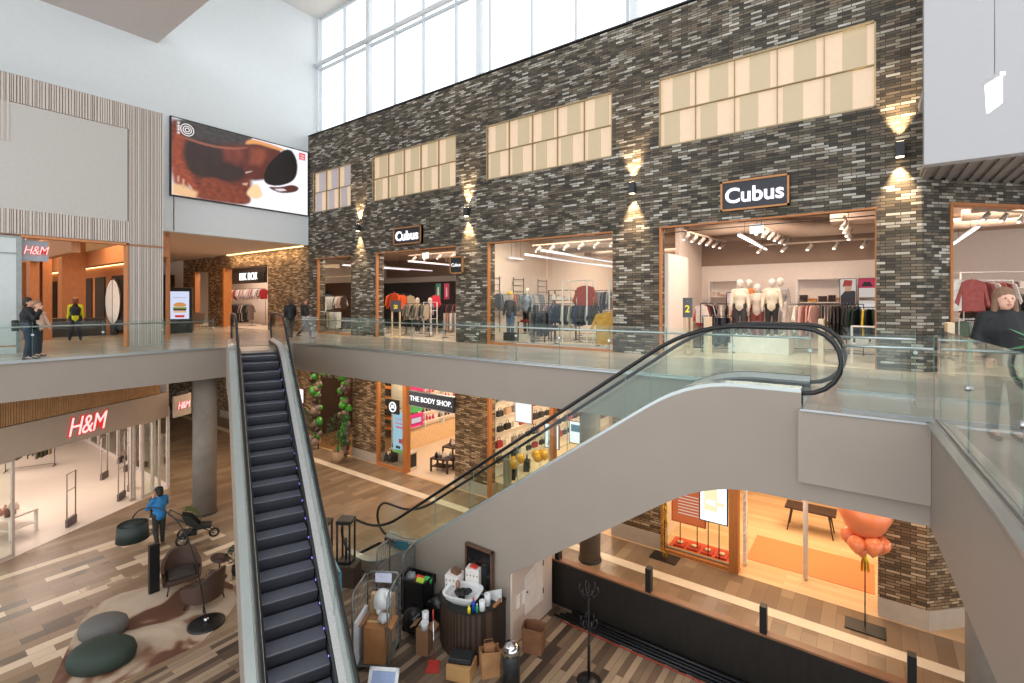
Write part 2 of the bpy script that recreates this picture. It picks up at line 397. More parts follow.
# lit windows in the brick: 2 rows of frosted panes with a lamp-lit strip in every pane
pane = pm('#8f8271', .5, var=.03, emis=.42, ecol='#dcc496'); strip_m = pm('#a09080', .5, var=.05, emis=.54, ecol='#efcfa8')
paleP = pm('#8f8887', .5, var=.03, emis=.36, ecol='#c9bfc6')
for wi, (a, c) in enumerate(WINS):
    root = struct(bpy.data.objects.new('window_%d' % (wi+2), None)); C.objects.link(root); root.location = (a, 14.5, 6.25)
    W = c-a; Hh = 2.08; n = 3 if wi == 0 else 5
    b = MB(); b.box(0,W,.0,.06,0,.04); b.box(0,W,0,.06,Hh-.04,Hh); b.box(0,.035,0,.06,0,Hh); b.box(W-.035,W,0,.06,0,Hh)
    b.box(0,W,.03,.2,Hh/2-.008,Hh/2+.008)
    for i in range(1,n): b.box(W*i/n-.008, W*i/n+.008, .05, .2, 0, Hh)
    b.build('window_frame', pm('#a08d6c', .5, metal=.3), root)
    bp = MB(); bs = MB()
    for i in range(n):
        for j in range(2):
            x0 = W*i/n+.008; x1 = W*(i+1)/n-.008; w_ = x1-x0; z0 = j*Hh/2+.01; z1 = (j+1)*Hh/2-.01
            if j == 1: cuts = [(0,.36,1),(.36,.84,0),(.84,1,1)]
            else: cuts = [(0,.12,1),(.12,.56,0),(.56,1,1)]
            for p, q, k in cuts:
                (bs if k else bp).box(x0+w_*p, x0+w_*q, .14 if k else .11, .2, z0, z1)
    bp.build('pane', paleP if wi == 0 else pane, root); bs.build('lit_pane', strip_m, root)
# ---------------------------------------------------------------- escalators
def esc_path(off, xa, xb, slope, H, shift=0.0, k=.75, nseg=7, bot=None):
    """(x, z) line parallel to the noses, rounded at both knees"""
    L = H/slope; x0 = shift; x1 = L+shift
    def bez(xk, z, s0, s1):
        p0 = (xk-k, z - s0*(-k)*0 + (0 if s0 == 0 else slope*k)); p2 = (xk+k, z + (0 if s1 == 0 else -slope*k)); p1 = (xk, z)
        return [((1-t)**2*p0[0]+2*t*(1-t)*p1[0]+t*t*p2[0], (1-t)**2*p0[1]+2*t*(1-t)*p1[1]+t*t*p2[1]) for t in [i/nseg for i in range(nseg+1)]]
    pts = [(xa, off)] + bez(x0, off, 0, 1) + bez(x1, off-H, 1, 0) + [(xb, off-H)]
    return pts
def escalator(label, loc, rz, slope, back, front, H=5.85, cladmat=None, cut=None):
    """origin at the upper knee on the upper floor level, +x runs down"""
    root = thing('escalator', label, 'escalator', loc, rz)
    L = H/slope; ang = math.atan(slope)
    xa, xb = -back, L+front
    clad = cladmat or M['beige']
    # truss cladding: one panel each side and a closed underside
    up = esc_path(.28, xa, xb, slope, H); dn = [(xa+0, -1.40)] + [p for p in esc_path(-1.40, xa, xb, slope, H, shift=-.32)[1:]]
    cutd = []
    for i, (x, z) in enumerate(dn):
        if z < -H and dn[i-1][1] > -H:
            px_, pz_ = dn[i-1]; cutd.append((px_+(x-px_)*(pz_+H)/(pz_-z), -H))
        cutd.append((x, max(z, -H)))
    dn = cutd
    poly = up + dn[::-1]
    for s in (-1, 1):
        b = MB(); b.prism(poly, 'y', s*.80, s*.83); b.build('side_panel', clad, root)
    b = MB(); n = len(dn)
    b.strip([(x, -.8, z+.03) for x, z in dn], [(x, .8, z+.03) for x, z in dn])
    b.strip([(x, -.8, z) for x, z in dn], [(x, .8, z) for x, z in dn]); b.build('underside', clad, root)
    b = MB(); b.box(xa, xa+.02, -.8, .8, -1.4, .0); b.build('end_panel', clad, root)
    deckm = pm('#adb5b3', .22, metal=.5, var=.03)
    speck = pm('#a9a7a6', .45, metal=.25, var=.25, scale=60)
    # decks, skirts
    for s in (-1, 1):
        b = MB()
        lo = [(x, s*.832, z+.01) for x, z in up]; hi = [(x, s*.665, z+.03) for x, z in up]
        b.strip(lo, hi); b.strip([(x, s*.832, z-.05) for x, z in up], lo)
        b.build('outer_deck', deckm, root)
        b = MB(); b.strip([(x, s*.66, z+.02) for x, z in up], [(x, s*.535, z-.06) for x, z in up]); b.build('inner_deck', speck, root)
        b = MB(); b.strip([(x, s*.535, z-.06) for x, z in up], [(x, s*.512, z-.5) for x, z in up])
        b.build('skirt', pm('#8a8c8e', .3, metal=.9, var=.05), root)
        # brush strip along the skirt
        b = MB(); b.strip([(x, s*.53, z-.10) for x, z in up], [(x, s*.495, z-.14) for x, z in up]); b.strip([(x, s*.495, z-.14) for x, z in up], [(x, s*.53, z-.16) for x, z in up])
        b.build('brush_strip', M['black'], root)
    # balustrade glass with vertical joints
    hr = esc_path(1.2, xa, xb, slope, H)
    def newel(s):
        rr = .5
        t = [(x, s*.645, z) for x, z in hr]
        x0, z0 = hr[0]; x1, z1 = hr[-1]
        a = [(x0 - rr*math.sin(th), s*.645, z0 - rr + rr*math.cos(th)) for th in [PI*i/10 for i in range(10, 0, -1)]]
        c = [(x1 + rr*math.sin(th), s*.645, z1 - rr + rr*math.cos(th)) for th in [PI*i/10 for i in range(1, 11)]]
        return [(x0+.5, s*.645, z0-1.0)] + a + t + c + [(x1-.5, s*.645, z1-1.0)]
    gm = glass('#f7fcfa', .85, 'escalator_glass')
    for s in (-1, 1):
        b = MB(); inner = [(x, z-.03) for x, z in hr]; base = [(x, z+.02) for x, z in up]
        x0, z0 = hr[0]; x1, z1 = hr[-1]; rr = .47
        A = [(x0 - rr*math.sin(th), z0 - .5 + rr*math.cos(th)) for th in [PI*i/10 for i in range(10, 0, -1)]]
        Cc = [(x1 + rr*math.sin(th), z1 - .5 + rr*math.cos(th)) for th in [PI*i/10 for i in range(1, 11)]]
        # split into panes along the run
        ys = s*.64
        b.prism([(x0, z0-.97)] + A[1:] + [inner[0]], 'y', ys, ys+s*.01)
        b.prism([inner[-1]] + Cc[:-1] + [(x1, z1-.97)], 'y', ys, ys+s*.01)
        for i in range(len(inner)-1):
            b.prism([base[i], base[i+1], inner[i+1], inner[i]], 'y', ys, ys+s*.01)
        b.build('glass_balustrade', gm, root, fix=True)
        b = MB(); pts = newel(s)
        b.tube(pts, .037, 8); b.build('handrail', pm('#0c0d0f', .35, var=.05), root)
        # joints between panes
        for k in range(1, int(L/1.25)):
            x = k*1.25; z = -x*slope
            MB().box(x-.004, x+.004, ys-s*.002, ys+s*.014, z+.32, z+1.17).build('glass_joint', pm('#6f8a84', .3), root)
    # steps: treads 0.4 deep, noses on the line
    stm = stripes('step_ribs', '#484953', '#666772', .012, .5, 'y', rough=.4)
    rism = stripes('riser_ribs', '#26272c', '#3c3d45', .012, .5, 'y', rough=.45)
    edge = pm('#83848f', .35, metal=.5)
    tread = .4*math.cos(ang)/math.cos(R(30)); pr = (.5,-.5)
    n = int((L+1.2)/tread); proto = None
    def zn(x):
        x0 = 0
        if x < -.45: return 0
        if x > L+.45: return -H
        if x < .45: t = (x+.45)/.9; return -slope*.9*t*t/2
        if x > L-.45: t = (L+.45-x)/.9; return -H + slope*.9*t*t/2
        return -x*slope
    for i in range(-2, n+2):
        x = i*tread; z = zn(x)
        if proto is None:
            b = MB(); b.box(-tread, 0, -.49, .49, -.03, 0, 0)
            prof = [(0,0),(.012,-.01),(.0,-.1),(-.03,-.2),(-.07,-.28),(-.1,-.28),(-.1,-.03),(-.03,-.03)]
            b.prism(prof, 'y', -.49, .49, 1)
            b.box(-.025, .004, -.49, .49, -.012, .004, 2)
            proto = b.build('step', [stm, rism, edge], root); o = proto
        else:
            o = proto.copy(); C.objects.link(o); o.parent = root
        o.location = (x, 0, z)
    # floor plates with combs
    b = MB(); b.box(xa, -2*tread-tread, -.53, .53, -.06, .004); b.build('floor_plate', pm('#b9babb', .35, metal=.8), root)
    b = MB(); b.box(L+.75, xb, -.53, .53, -H-.01, -H+.014); b.build('floor_plate', pm('#b9babb', .35, metal=.8), root)
    # small guide lamps on the skirts
    lp = None
    for s in (-1, 1):
        x = .6
        while x < L:
            if lp is None: lp = MB().box(-.012,.012,-.004,.004,0,.025).build('guide_lamp', em('#8f7dff', 3.0), root); o = lp
            else: o = lp.copy(); C.objects.link(o); o.parent = root
            o.location = (x, s*.497, -x*slope-.10); x += .42
    return root
esc1 = escalator('escalator with dark ribbed steps filling the centre, leading down towards the lounge', (-15.15,7.58,0), math.atan2(-.377,.926), .60, 3.0, 1.4)
esc2 = escalator('second escalator, its solid beige flank crossing in front of the shops at right', (-2.44,9.33,0), PI, .70, 1.63, 1.25)
# the solid enclosure under the right escalator, with a small hatch
b = MB(); sl = .70
poly = [(-6.25,LOW),(-6.25,-4.2),(-10.2,-5.85+.3-.35),(-10.2,LOW)]
b.prism([(-6.26,LOW),(-6.26,-4.15),(-8.6,-5.82),(-8.6,LOW)], 'y', 8.505, 10.15); struct(b.build('wall_under_escalator', M['beige']))
b = MB(); b.prism([(-6.25,LOW),(-6.25,-4.22),(-6.20,-4.19),(-6.20,LOW)],'y',8.505,10.15); struct(b.build('wall_under_escalator_end', pm('#c6b3a6', .6, var=.02)))
h = thing('access_hatch', 'small pale maintenance hatch low on the end wall under the right escalator', 'hatch', (-6.195,9.3,LOW+.45))
b = MB(); b.prism([(-.33,0),(.42,0),(.42,1.12),(-.33,.85)], 'x', 0, .02); b.build('door', pm('#d9cfc8', .5), h, bevel=.003)
b = MB(); b.tube([(.02,-.26,.5),(.05,-.26,.5)], .018, 8); b.box(.02,.03,.40,.43,.15,.28); b.box(.02,.03,.40,.43,.8,.93); b.build('hinge', M['dgrey'], h)
for i, z in enumerate((.75, .78)):
    o = MB().box(0,.015,-.06,.06,0,.28).build('notice', pm('#e6ded8', .6), None, (-6.195, 8.72+i*.2, LOW+.75)); tag(o, ['outer','inner'][i]+' of two small white notices beside the maintenance hatch', 'notice')
# round concrete columns
def column(label, x, y, r, z0, z1):
    t = thing('column', label, 'column', (x,y,z0)); t['kind'] = 'structure'
    b = MB(); b.lathe([(r,0),(r,z1-z0)], n=32); b.build('shaft', M['concrete'], t)
    b = MB(); b.lathe([(r+.03,0),(r+.03,.05),(r,.06)], n=32); b.build('base_ring', M['dgrey'], t)
column('round concrete column left of the dark stepped escalator', -18.95, 7.55, .37, LOW, -1.03)
column('round concrete column behind the right escalator', -6.5, 12.75, .3, LOW, -1.03)
column('round concrete column below the right walkway', 1.66, 10.95, .36, LOW, -1.38)
# ---------------------------------------------------------------- glass railings
gpane = glass('#f8fdfb', .9, 'rail_glass')
EDG = pm('#4f7a70', .3)
def railing(label, pts, seg, h=1.05, rail_h=.93, rail=True, rside=(0,0), group=None, clamp=True):
    root = thing('glass_railing', label, 'railing', (pts[0][0], pts[0][1], 0))
    ox, oy = pts[0][:2]
    
    for (x0, y0), (x1, y1) in zip(pts, pts[1:]):
        Lg = math.hypot(x1-x0, y1-y0); n = max(1, round(Lg/seg)); dx, dy = (x1-x0)/Lg, (y1-y0)/Lg
        for i in range(n):
            a = Lg*i/n+.006; c = Lg*(i+1)/n-.006
            p = MB(); p.beam((x0+dx*a-ox, y0+dy*a-oy, h/2-.05), (x0+dx*c-ox, y0+dy*c-oy, h/2-.05), .016, h+.1)
            p.build('glass_pane', gpane, root)
            MB().beam((x0+dx*c-ox, y0+dy*c-oy, h/2), (x0+dx*(c+.008)-ox, y0+dy*(c+.008)-oy, h/2), .017, h).build('glass_edge', EDG, root)
            if clamp: MB().tube([(x0+dx*(c+.006)-ox-dy*.03, y0+dy*(c+.006)-oy+dx*.03, rail_h-.22), (x0+dx*(c+.006)-ox+dy*.03, y0+dy*(c+.006)-oy-dx*.03, rail_h-.22)], .03, 10).build('clamp', M['steel'], root)
    if rail:
        b = MB(); b.tube([(x-ox+rside[0], y-oy+rside[1], rail_h) for x, y in pts], .022, 10); b.build('handrail', M['steel'], root)
    b = MB()
    for (x0, y0), (x1, y1) in zip(pts, pts[1:]): b.beam((x0-ox, y0-oy, .02), (x1-ox, y1-oy, .02), .05, .05)
    b.build('base_channel', M['alu'], root)
    return root
railing('glass railing with steel handrail along the left walkway before the slatted facade', [(-18.28,-3),(-18.28,7.55)], 1.5, rside=(-.05,0))
railing('long glass railing with steel handrail before the row of brick shops', [(-18.1,10.45),(-.85,10.45)], 1.3, rside=(0,.05))
railing('short glass pane behind the top landing of the right escalator', [(-.45,10.5),(.64,10.5)], 1.2, h=1.15, rail_h=.98, rside=(0,-.05))
railing('short glass railing at the front of the right escalator landing', [(-.30,8.62),(.72,8.62)], 1.0, h=1.15, rail_h=.96, rside=(0,.06), clamp=False)
railing('tall glass railing of the near right walkway', [(.76,8.62),(.92,5.04),(1.1,-3)], 1.55, h=1.23, rail=False)
# ---------------------------------------------------------------- slatted facade, upper left
SL = pm('#c6beb5', .65, var=.06, scale=9, stretch=(8,8,.5)); SLB = pm('#9a8377', .8, var=.05); FAB = pm('#bcb9b3', .85, var=.03, scale=14)
fx = -21.5
b = MB()
for y0, y1, z0, z1 in ((-6,3.01,3.71,8.72),(3.01,6.06,7.82,8.72),(3.01,6.06,3.71,4.5),(6.06,7.13,0,8.72)):
    b.box(fx-.35, fx-.04, y0, y1, z0, z1)
struct(b.build('wall_facade_backing', SLB))
b = MB(); b.box(fx-.30, fx-.02, -6, 6.04, 4.5, 7.82); struct(b.build('wall_facade_panel', FAB))
rs = random.Random(3); b = MB(); y = 0.2
while y < 7.1:
    wd = rs.choice([.022,.03,.045,.06]); 
    segs = [(3.74,4.5),(7.84,8.7)] if 3.0 < y < 6.05 else ([(3.74,4.5),(6.6,8.7)] if y <= 3.0 else [(.0,3.62),(3.7,8.7)])
    for z0, z1 in segs: b.box(fx-.04, fx, y, min(y+wd, 7.13), z0, z1)
    y += wd + rs.choice([.018,.022,.03])
b.box(fx-.3, fx+.005, 7.10, 7.13, 0, 8.72)
struct(b.build('wall_facade_slats', SL))
b = MB(); b.box(fx-.3, fx+.01, 6.0, 6.06, 0, 3.71); b.box(fx-.3,fx+.01,3.3,6.06,3.64,3.72); b.box(fx-.3,fx+.01,6.06,7.13,3.64,3.67); struct(b.build('trim_9', M['orange']))
b = MB(); b.box(fx-.06, fx-.02, -3, 3.2, .25, 3.62); b.box(fx-.06,fx-.0,-3,3.2,0,.2); struct(b.build('wall_pale_panel', pm('#c2c9c8', .25, var=.02)))
b = MB(); b.box(fx-.08, fx+.01, 3.2, 3.32, 0, 3.66); b.box(fx-.08,fx+.01,-3,3.2,3.1,3.14); b.box(fx-.08,fx+.01,-3,3.2,3.6,3.66); struct(b.build('trim_10', pm('#8b8f8e', .4, metal=.5)))
# wooden corridor seen through the opening
ORM = M['orange']
def col_box(name, x0, x1, y0, y1, z0, z1, mat):
    return struct(MB().box(x0,x1,y0,y1,z0,z1).build(name, mat, bevel=.01))
for i, (a, c) in enumerate([(4.55,4.85),(4.95,5.25)]): col_box('wall_wood_post', -28.6, -28.0, a, c, 0, 3.9, ORM)
col_box('wall_wood_post', -32.2, -31.5, 6.25, 7.15, 0, 4.6, ORM)
col_box('wall_wood_post', -24.46, -24.4, 8.2, 8.36, 0, 4.6, ORM)
col_box('wall_wood_beam', -38, -22.0, 7.15, 7.5, 3.35, 4.1, ORM)
col_box('wall_wood_beam', -31.9, -22.0, 4.6, 4.85, 3.3, 4.05, ORM)
b = MB(); b.box(-50, -26.5, 8.0, 8.2, 0, 3.4); struct(b.build('wall_wood_inner', ORM))
b = MB()
for x in (-46,-43,-40.5,-38,-35.6,-33.4,-30.6): b.box(x, x+1.6, 7.95, 8.0, .1, 2.9)
struct(b.build('wall_dark_niches', pm('#2a201b', .6, var=.2)))
b = MB()
for y in (-2,.5,2.4,4.2): b.box(-45,-44.9,y,y+1.5,.1,3)
struct(b.build('wall_dark_niches', pm('#2c2d20', .6, var=.2)))
b = MB(); b.box(-47,-45.5,-6,14.5,0,4.6); struct(b.build('wall_far_left', ORM))
b = MB(); b.box(-50,-26.5,7.9,8.0,3.42,3.47); tag(b.build('light_strip', em('#ffd089', 4)), 'warm light strip on top of the wooden corridor wall', 'light')
d = thing('round_sign', 'large round pale disc standing on the wooden corridor wall', 'sign', (-29.8,7.8,1.62))
b = MB(); b.prism([(1.08*math.cos(2*PI*k/40), 1.08*math.sin(2*PI*k/40)) for k in range(40)], 'y', -.04, .04); b.build('disc', pm('#d9d3c9', .5, emis=.25), d)
b = MB(); b.tube([(1.1*math.cos(2*PI*k/40), 0, 1.1*math.sin(2*PI*k/40)) for k in range(40)], .05, 8, closed=True); b.build('rim', M['black'], d)
b = MB(); b.box(-.02,.02,-.05,.05,-1.08,1.08); b.build('divider', M['dgrey'], d)
b = MB(); b.box(-.12,.12,-.1,.1,-1.62,-1.1); b.build('foot', M['dgrey'], d)
o = MB().box(-.5,.5,-1.2,1.2,0,.85).build('counter', pm('#31302e', .5, var=.2), None, (-31.2,8.7-1.6,0), bevel=.02); tag(o, 'low dark counter standing in the corridor left of the round disc', 'counter')
o.location = (-30.2,6.3,0)
# red-lettered blade sign hanging in the opening
LET = [em('#ffd9d4', 1.6), em('#e2231a', 1.3)]
def red_logo(root, size, loc, rot, name='lettering'):
    o = text_mesh(name, 'H&M', em('#e02a28', .9), size, .015, .03*size, .28, root, loc, rot, sx=.72, space=.9)
    loc2 = Vector(loc) + Matrix.Rotation(rot[2],3,'Z') @ Vector((0,-.022,0))
    text_mesh(name, 'H&M', em('#ffd8d2', 1.0), size, .012, -.006*size, .28, root, loc2, rot, sx=.72, space=.9)
s = thing('hanging_sign', 'grey square sign with red script letters hanging in the upper facade opening', 'sign', (-21.7,3.68,3.25))
MB().box(-.08,0,-.33,.30,-.33,.33).build('board', pm('#9a9fa6', .4), s)
red_logo(s, .4, (.02,-.02,.0), (PI/2,0,PI/2))
MB().box(-.05,-.03,-.25,-.22,.33,.5).build('bracket', M['steel'], s)

# ---------------------------------------------------------------- big video screen on the white wall
tv = thing('video_wall', 'huge wide advertising screen with a tilted portrait of a man in a dark cap', 'screen', (-23.88,8.14,6.1))
MB().box(0,.12,0,6.29,0,3.38).build('casing', M['black'], tv, bevel=.01)
pics = [
('jacket','#3f3a39',[(8.1,9.6),(11.6,9.6),(11.5,9.3),(11.2,9.0),(11.0,8.3),(8.66,8.0),(8.1,8.3)]),
('brownb','#6f3222',[(8.1,9.5),(8.4,9.3),(8.75,8.6),(9.4,8.0),(11.3,8.2),(11.6,7.2),(11.2,6.1),(8.1,6.1)]),
('brown','#93432a',[(8.2,8.9),(8.66,8.75),(9.02,6.95),(9.32,6.23),(9.17,6.14),(8.2,6.14)]),
('shirt','#332320',[(8.58,8.54),(9.2,8.75),(10.03,8.75),(11.11,9.05),(11.38,8.51),(11.29,7.31),(10.03,6.98),(8.95,7.1),(8.62,7.6)]),
('face','#5c2a20',[(11.11,9.21),(12.1,9.38),(13.06,9.28),(13.06,7.96),(12.29,7.61),(11.29,7.31),(11.0,8.17)]),
('hl','#e09a5c',[(11.11,9.01),(11.46,9.42),(12.29,9.37),(13.16,9.31),(13.06,9.16),(12.29,9.2),(11.73,9.22)]),
('cheek','#8a4530',[(11.5,8.9),(12.1,9.05),(12.2,8.7),(11.9,8.2),(11.4,8.2)]),
('neck','#74362a',[(10.2,8.7),(11.0,8.95),(11.15,8.4),(10.9,8.0),(10.3,8.1)]),
('cap','#15100f',[(13.06,9.25),(13.4,9.37),(13.6,9.25),(13.79,8.89),(13.82,8.5),(13.77,8.1),(13.51,7.71),(12.86,7.39),(12.29,7.33),(12.05,7.51),(12.15,8.04),(12.4,8.5),(12.75,8.9)]),
('fur','#7d3b26',[(9.25,7.03),(9.71,7.2),(10.35,7.11),(11.03,6.83),(11.55,6.55),(11.29,6.14),(10.03,6.16),(9.17,6.14)]),
('ear','#f3cf9d',[(11.2,6.76),(11.64,7.29),(11.85,7.25),(12.01,6.9),(12.01,6.76),(11.78,6.54),(11.46,6.58)]),
('brim','#54281e',[(12.24,7.27),(12.86,7.32),(13.56,7.62),(13.89,7.52),(13.86,7.38),(13.66,7.23),(13.06,7.06),(12.57,7.1)]),
('brimw','#e6dbe0',[(12.57,7.2),(13.06,7.3),(13.26,7.24),(12.86,7.13)]),
('beige','#e3b789',[(8.2,6.62),(8.66,6.63),(9.17,6.41),(9.1,6.14),(8.2,6.14)]),
('chain','#9c5c48',[(8.6,8.72),(9.6,8.62),(10.6,8.72),(11.3,8.95),(11.3,8.88),(10.6,8.63),(9.6,8.53),(8.6,8.64)]),
('mark','#e9e2e0',[(8.40,9.3),(8.48,9.3),(8.48,9.2),(8.40,9.2)]),('mark2','#e9e2e0',[(8.40,9.16),(8.48,9.16),(8.48,9.06),(8.40,9.06)]),('mark3','#e9e2e0',[(8.40,9.02),(8.48,9.02),(8.48,8.92),(8.40,8.92)]),('mark4','#e9e2e0',[(8.40,8.88),(8.48,8.88),(8.48,8.78),(8.40,8.78)]),
('tag','#e0303f',[(13.9,9.33),(14.25,9.33),(14.25,8.98),(13.9,8.98)]),
('tagin','#ffe6ea',[(13.97,9.25),(14.19,9.22),(14.19,9.17),(13.97,9.2)]),('tagin2','#ffe6ea',[(13.97,9.12),(14.19,9.09),(14.19,9.04),(13.97,9.07)]),
('spark','#d9c9c4',[(11.2,7.73),(11.55,7.87),(11.46,7.8),(11.24,7.69)]),('teeth','#c9a08a',[(11.07,7.18),(11.33,7.27),(11.29,7.13),(11.1,7.1)]),
('t2','#c7a193',[(8.4,6.98),(8.47,6.98),(8.47,6.72),(8.4,6.72)]),('t3','#c7a193',[(8.6,6.9),(8.67,6.88),(8.67,6.5),(8.6,6.5)]),('t4','#c7a193',[(8.8,6.75),(8.95,6.6),(9.0,6.4),(8.85,6.5)]),
]
from mathutils.geometry import tessellate_polygon
def chaikin(p, n=2):
    for _ in range(n):
        q = []
        for i in range(len(p)):
            a, c = p[i], p[(i+1) % len(p)]
            q += [(a[0]*.75+c[0]*.25, a[1]*.75+c[1]*.25), (a[0]*.25+c[0]*.75, a[1]*.25+c[1]*.75)]
        p = q
    return p
def picture(name, parent, layers, x, bgcol, rect, strength=.9, face='x', step=.0015, soft=()):
    """a flat picture on a panel: layers of (name, colour, polygon)"""
    b = MB(); mats = [em(bgcol, strength)]
    y0, y1, z0, z1 = rect
    P = (lambda p, d: (x+d, p[0], p[1])) if face == 'x' else (lambda p, d: (p[0], x-d, p[1]))
    b.add([P(p, 0) for p in ((y0,z0),(y1,z0),(y1,z1),(y0,z1))], [(0,1,2,3)], 0)
    for i, (nm, colr, poly) in enumerate(layers):
        if nm in soft or len(poly) > 5: poly = chaikin(poly, 2)
        poly = [(min(max(p[0],y0),y1), min(max(p[1],z0),z1)) for p in poly]
        mats.append(em(colr, strength)); tri = tessellate_polygon([[Vector((p[0],p[1],0)) for p in poly]])
        b.add([P(p, (i+1)*step) for p in poly], tri, i+1)
    return b.build(name, mats, parent, fix=False)
def soft_picture(name, parent, layers, x, bgcol, rect, nx=150, nz=80, strength=1.0):
    """a picture on a screen: soft-edged colour fields sampled on a fine grid"""
    from mathutils import noise
    y0, y1, z0, z1 = rect; L = [(n, lin(c), chaikin(q, 2) if len(q) > 5 else q) for n, c, q in layers]; soft = {'brown':.22,'brownb':.25,'shirt':.28,'face':.12,'hl':.09,'cheek':.3,'neck':.35,'fur':.12,'ear':.10,'jacket':.15,'beige':.15,'chain':.06}
    bb_ = [(min(a for a,_ in q)-.3, max(a for a,_ in q)+.3, min(b for _,b in q)-.3, max(b for _,b in q)+.3) for _, _, q in L]
    bgc = lin(bgcol); vs_ = []; cols = []
    for j in range(nz+1):
        for i in range(nx+1):
            y = y0+(y1-y0)*i/nx; z = z0+(z1-z0)*j/nz; c = list(bgc[:3]); vs_.append((x,y,z))
            for (n, lc, q), bx in zip(L, bb_):
                if not (bx[0] < y < bx[1] and bx[2] < z < bx[3]): continue
                ins = False; dm = 9
                for k in range(len(q)):
                    (ax,ay), (cx,cy) = q[k-1], q[k]
                    if (ay > z) != (cy > z) and y < (cx-ax)*(z-ay)/(cy-ay)+ax: ins = not ins
                    dx, dy = cx-ax, cy-ay; t_ = max(0, min(1, ((y-ax)*dx+(z-ay)*dy)/(dx*dx+dy*dy+1e-9))); dm = min(dm, (y-ax-t_*dx)**2+(z-ay-t_*dy)**2)
                s_ = soft.get(n, .03); d_ = math.sqrt(dm)*(1 if ins else -1); a = max(0, min(1, .5+d_/s_/1.2)); a = a*a*(3-2*a)
                if a > 0:
                    f_ = 1.0
                    if n in ('brown','brownb','fur','jacket'): f_ = 1+.55*noise.noise(Vector((y*5,z*9,3)))+.3*noise.noise(Vector((y*16,z*16,1)))
                    elif n in ('face','cap','shirt','neck','cheek'): f_ = 1+.25*noise.noise(Vector((y*3,z*3,7)))
                    c = [c[k]*(1-a)+lc[k]*f_*a for k in range(3)]
            cols += [max(0,c[0]), max(0,c[1]), max(0,c[2]), 1]
    me = bpy.data.meshes.new(name); me.from_pydata(vs_, [], [(j*(nx+1)+i, j*(nx+1)+i+1, (j+1)*(nx+1)+i+1, (j+1)*(nx+1)+i) for j in range(nz) for i in range(nx)])
    at = me.color_attributes.new('picture', 'FLOAT_COLOR', 'POINT'); at.data.foreach_set('color', cols)
    m, nt, b = newmat('screen_picture'); va = nt.nodes.new('ShaderNodeVertexColor'); va.layer_name = 'picture'; nt.links.new(va.outputs[0], b.inputs['Emission Color']); b.inputs['Emission Strength'].default_value = strength; b.inputs['Base Color'].default_value = (.01,.01,.01,1); b.inputs['Roughness'].default_value = .5
    me.materials.append(m); o = bpy.data.objects.new(name, me); C.objects.link(o); o.parent = parent; return o
soft_picture('picture', tv, [(n, c, [(y-8.14, z-6.1) for y, z in p]) for n, c, p in pics], .122, '#f4f2fb', (.05,6.24,.05,3.33), strength=.95)
b = MB(); 
for r0 in (.08,.16,.25): b.tube([(.16, .62+r0*math.cos(2*PI*k/24), 2.92+r0*math.sin(2*PI*k/24)) for k in range(24)], .018, 5, closed=True)
b.build('emblem', em('#f3eeee', .9), tv)
# dark grille high on the left wall
v = thing('wall_speaker', 'dark square speaker box high on the white wall at the top left corner', 'speaker', (-23.8,2.4,14.5))
MB().box(0,.5,-.6,1.6,-1.5,1.2).build('cabinet', pm('#5d5f60', .6), v, bevel=.02)
MB().lathe([(.0,0),(.35,.0),(.3,.04),(0,.1)], (0,0,0), 20).build('cone', M['black'], v, (.5,1.1,-.2)).rotation_euler = (0,PI/2,0)
v.location = (-23.88,1.72,14.0); v.scale = (.6,.9,.55)

# ---------------------------------------------------------------- lower left shop (angled front)
th = math.atan2(.465,.885)
O = (-20.1,2.95,LOW)
def Lr(p):  # local (outward, along, z) -> world
    return (O[0]+p[0]*math.cos(th)-p[1]*math.sin(th), O[1]+p[0]*math.sin(th)+p[1]*math.cos(th), O[2]+p[2])
struct(MB().box(-.5,0,-6,5.3,2.88,3.85).build('wall_shop_fascia', pm('#b8a593', .55, var=.02), None, O, th))
b = MB(); b.box(-.3,-.1,-6,5.0,3.85,4.85,1); y = -6; rs = random.Random(5)
while y < 5.0:
    wd = rs.choice([.03,.04,.05]); b.box(-.1,-.05,y,y+wd,3.87,4.82,0); y += wd+.03
struct(b.build('wall_wood_slats', [pm('#c79a6b', .55, var=.1), pm('#6b452c',.7)], None, O, th))
struct(MB().prism([(-17.33,-2.36),(-22.6,7.67),(-40,7.67),(-40,-2.4)], 'z', LOW, LOW+.012).build('floor_shop_pale', pm('#d9ccc0', .3, var=.02)))
struct(MB().box(-36,-35.8,-4,7.7,LOW,-1.1).build('wall_shop_inner', pm('#e2d3c5', .7)))
b = MB(); b.box(-36,-22.7,7.66,7.72,LOW,LOW+.15); b.box(-36,-22.7,7.66,7.72,-2.6,-1.03)
for k in range(9): b.box(-22.75-1.5*k,-22.65-1.5*k,7.64,7.74,LOW,-2.6)
struct(b.build('trim_19', pm('#cfc4ba', .4)))
struct(MB().box(-36,-22.75,7.68,7.70,LOW+.15,-2.6).build('window_20', M['sglass']))
struct(MB().prism([(-17.6,-2.36),(-22.75,7.67),(-40,7.67),(-40,-2.4)], 'z', -2.5, -2.4).build('ceiling_shop_lower', pm('#d8ccc0', .8)))
s = thing('illuminated_sign', 'glowing red script letters on the pale fascia of the lower left shop', 'sign', Lr((.02,2.07,3.36)), th)
red_logo(s, .86, (.0,0,.0), (PI/2,0,PI/2)); MB().box(-.02,.0,-.5,.5,-.03,.03).build('mounting_rail', M['white'], s)
s = thing('hanging_sign', 'pale square sign with red script letters beside the concrete column downstairs', 'sign', Lr((.35,5.62,3.28)), th+.0)
MB().box(-.04,.04,-.42,.42,-.42,.42).build('board', pm('#cbb9a8', .5), s); red_logo(s, .4, (.05,0,0), (PI/2,0,PI/2))
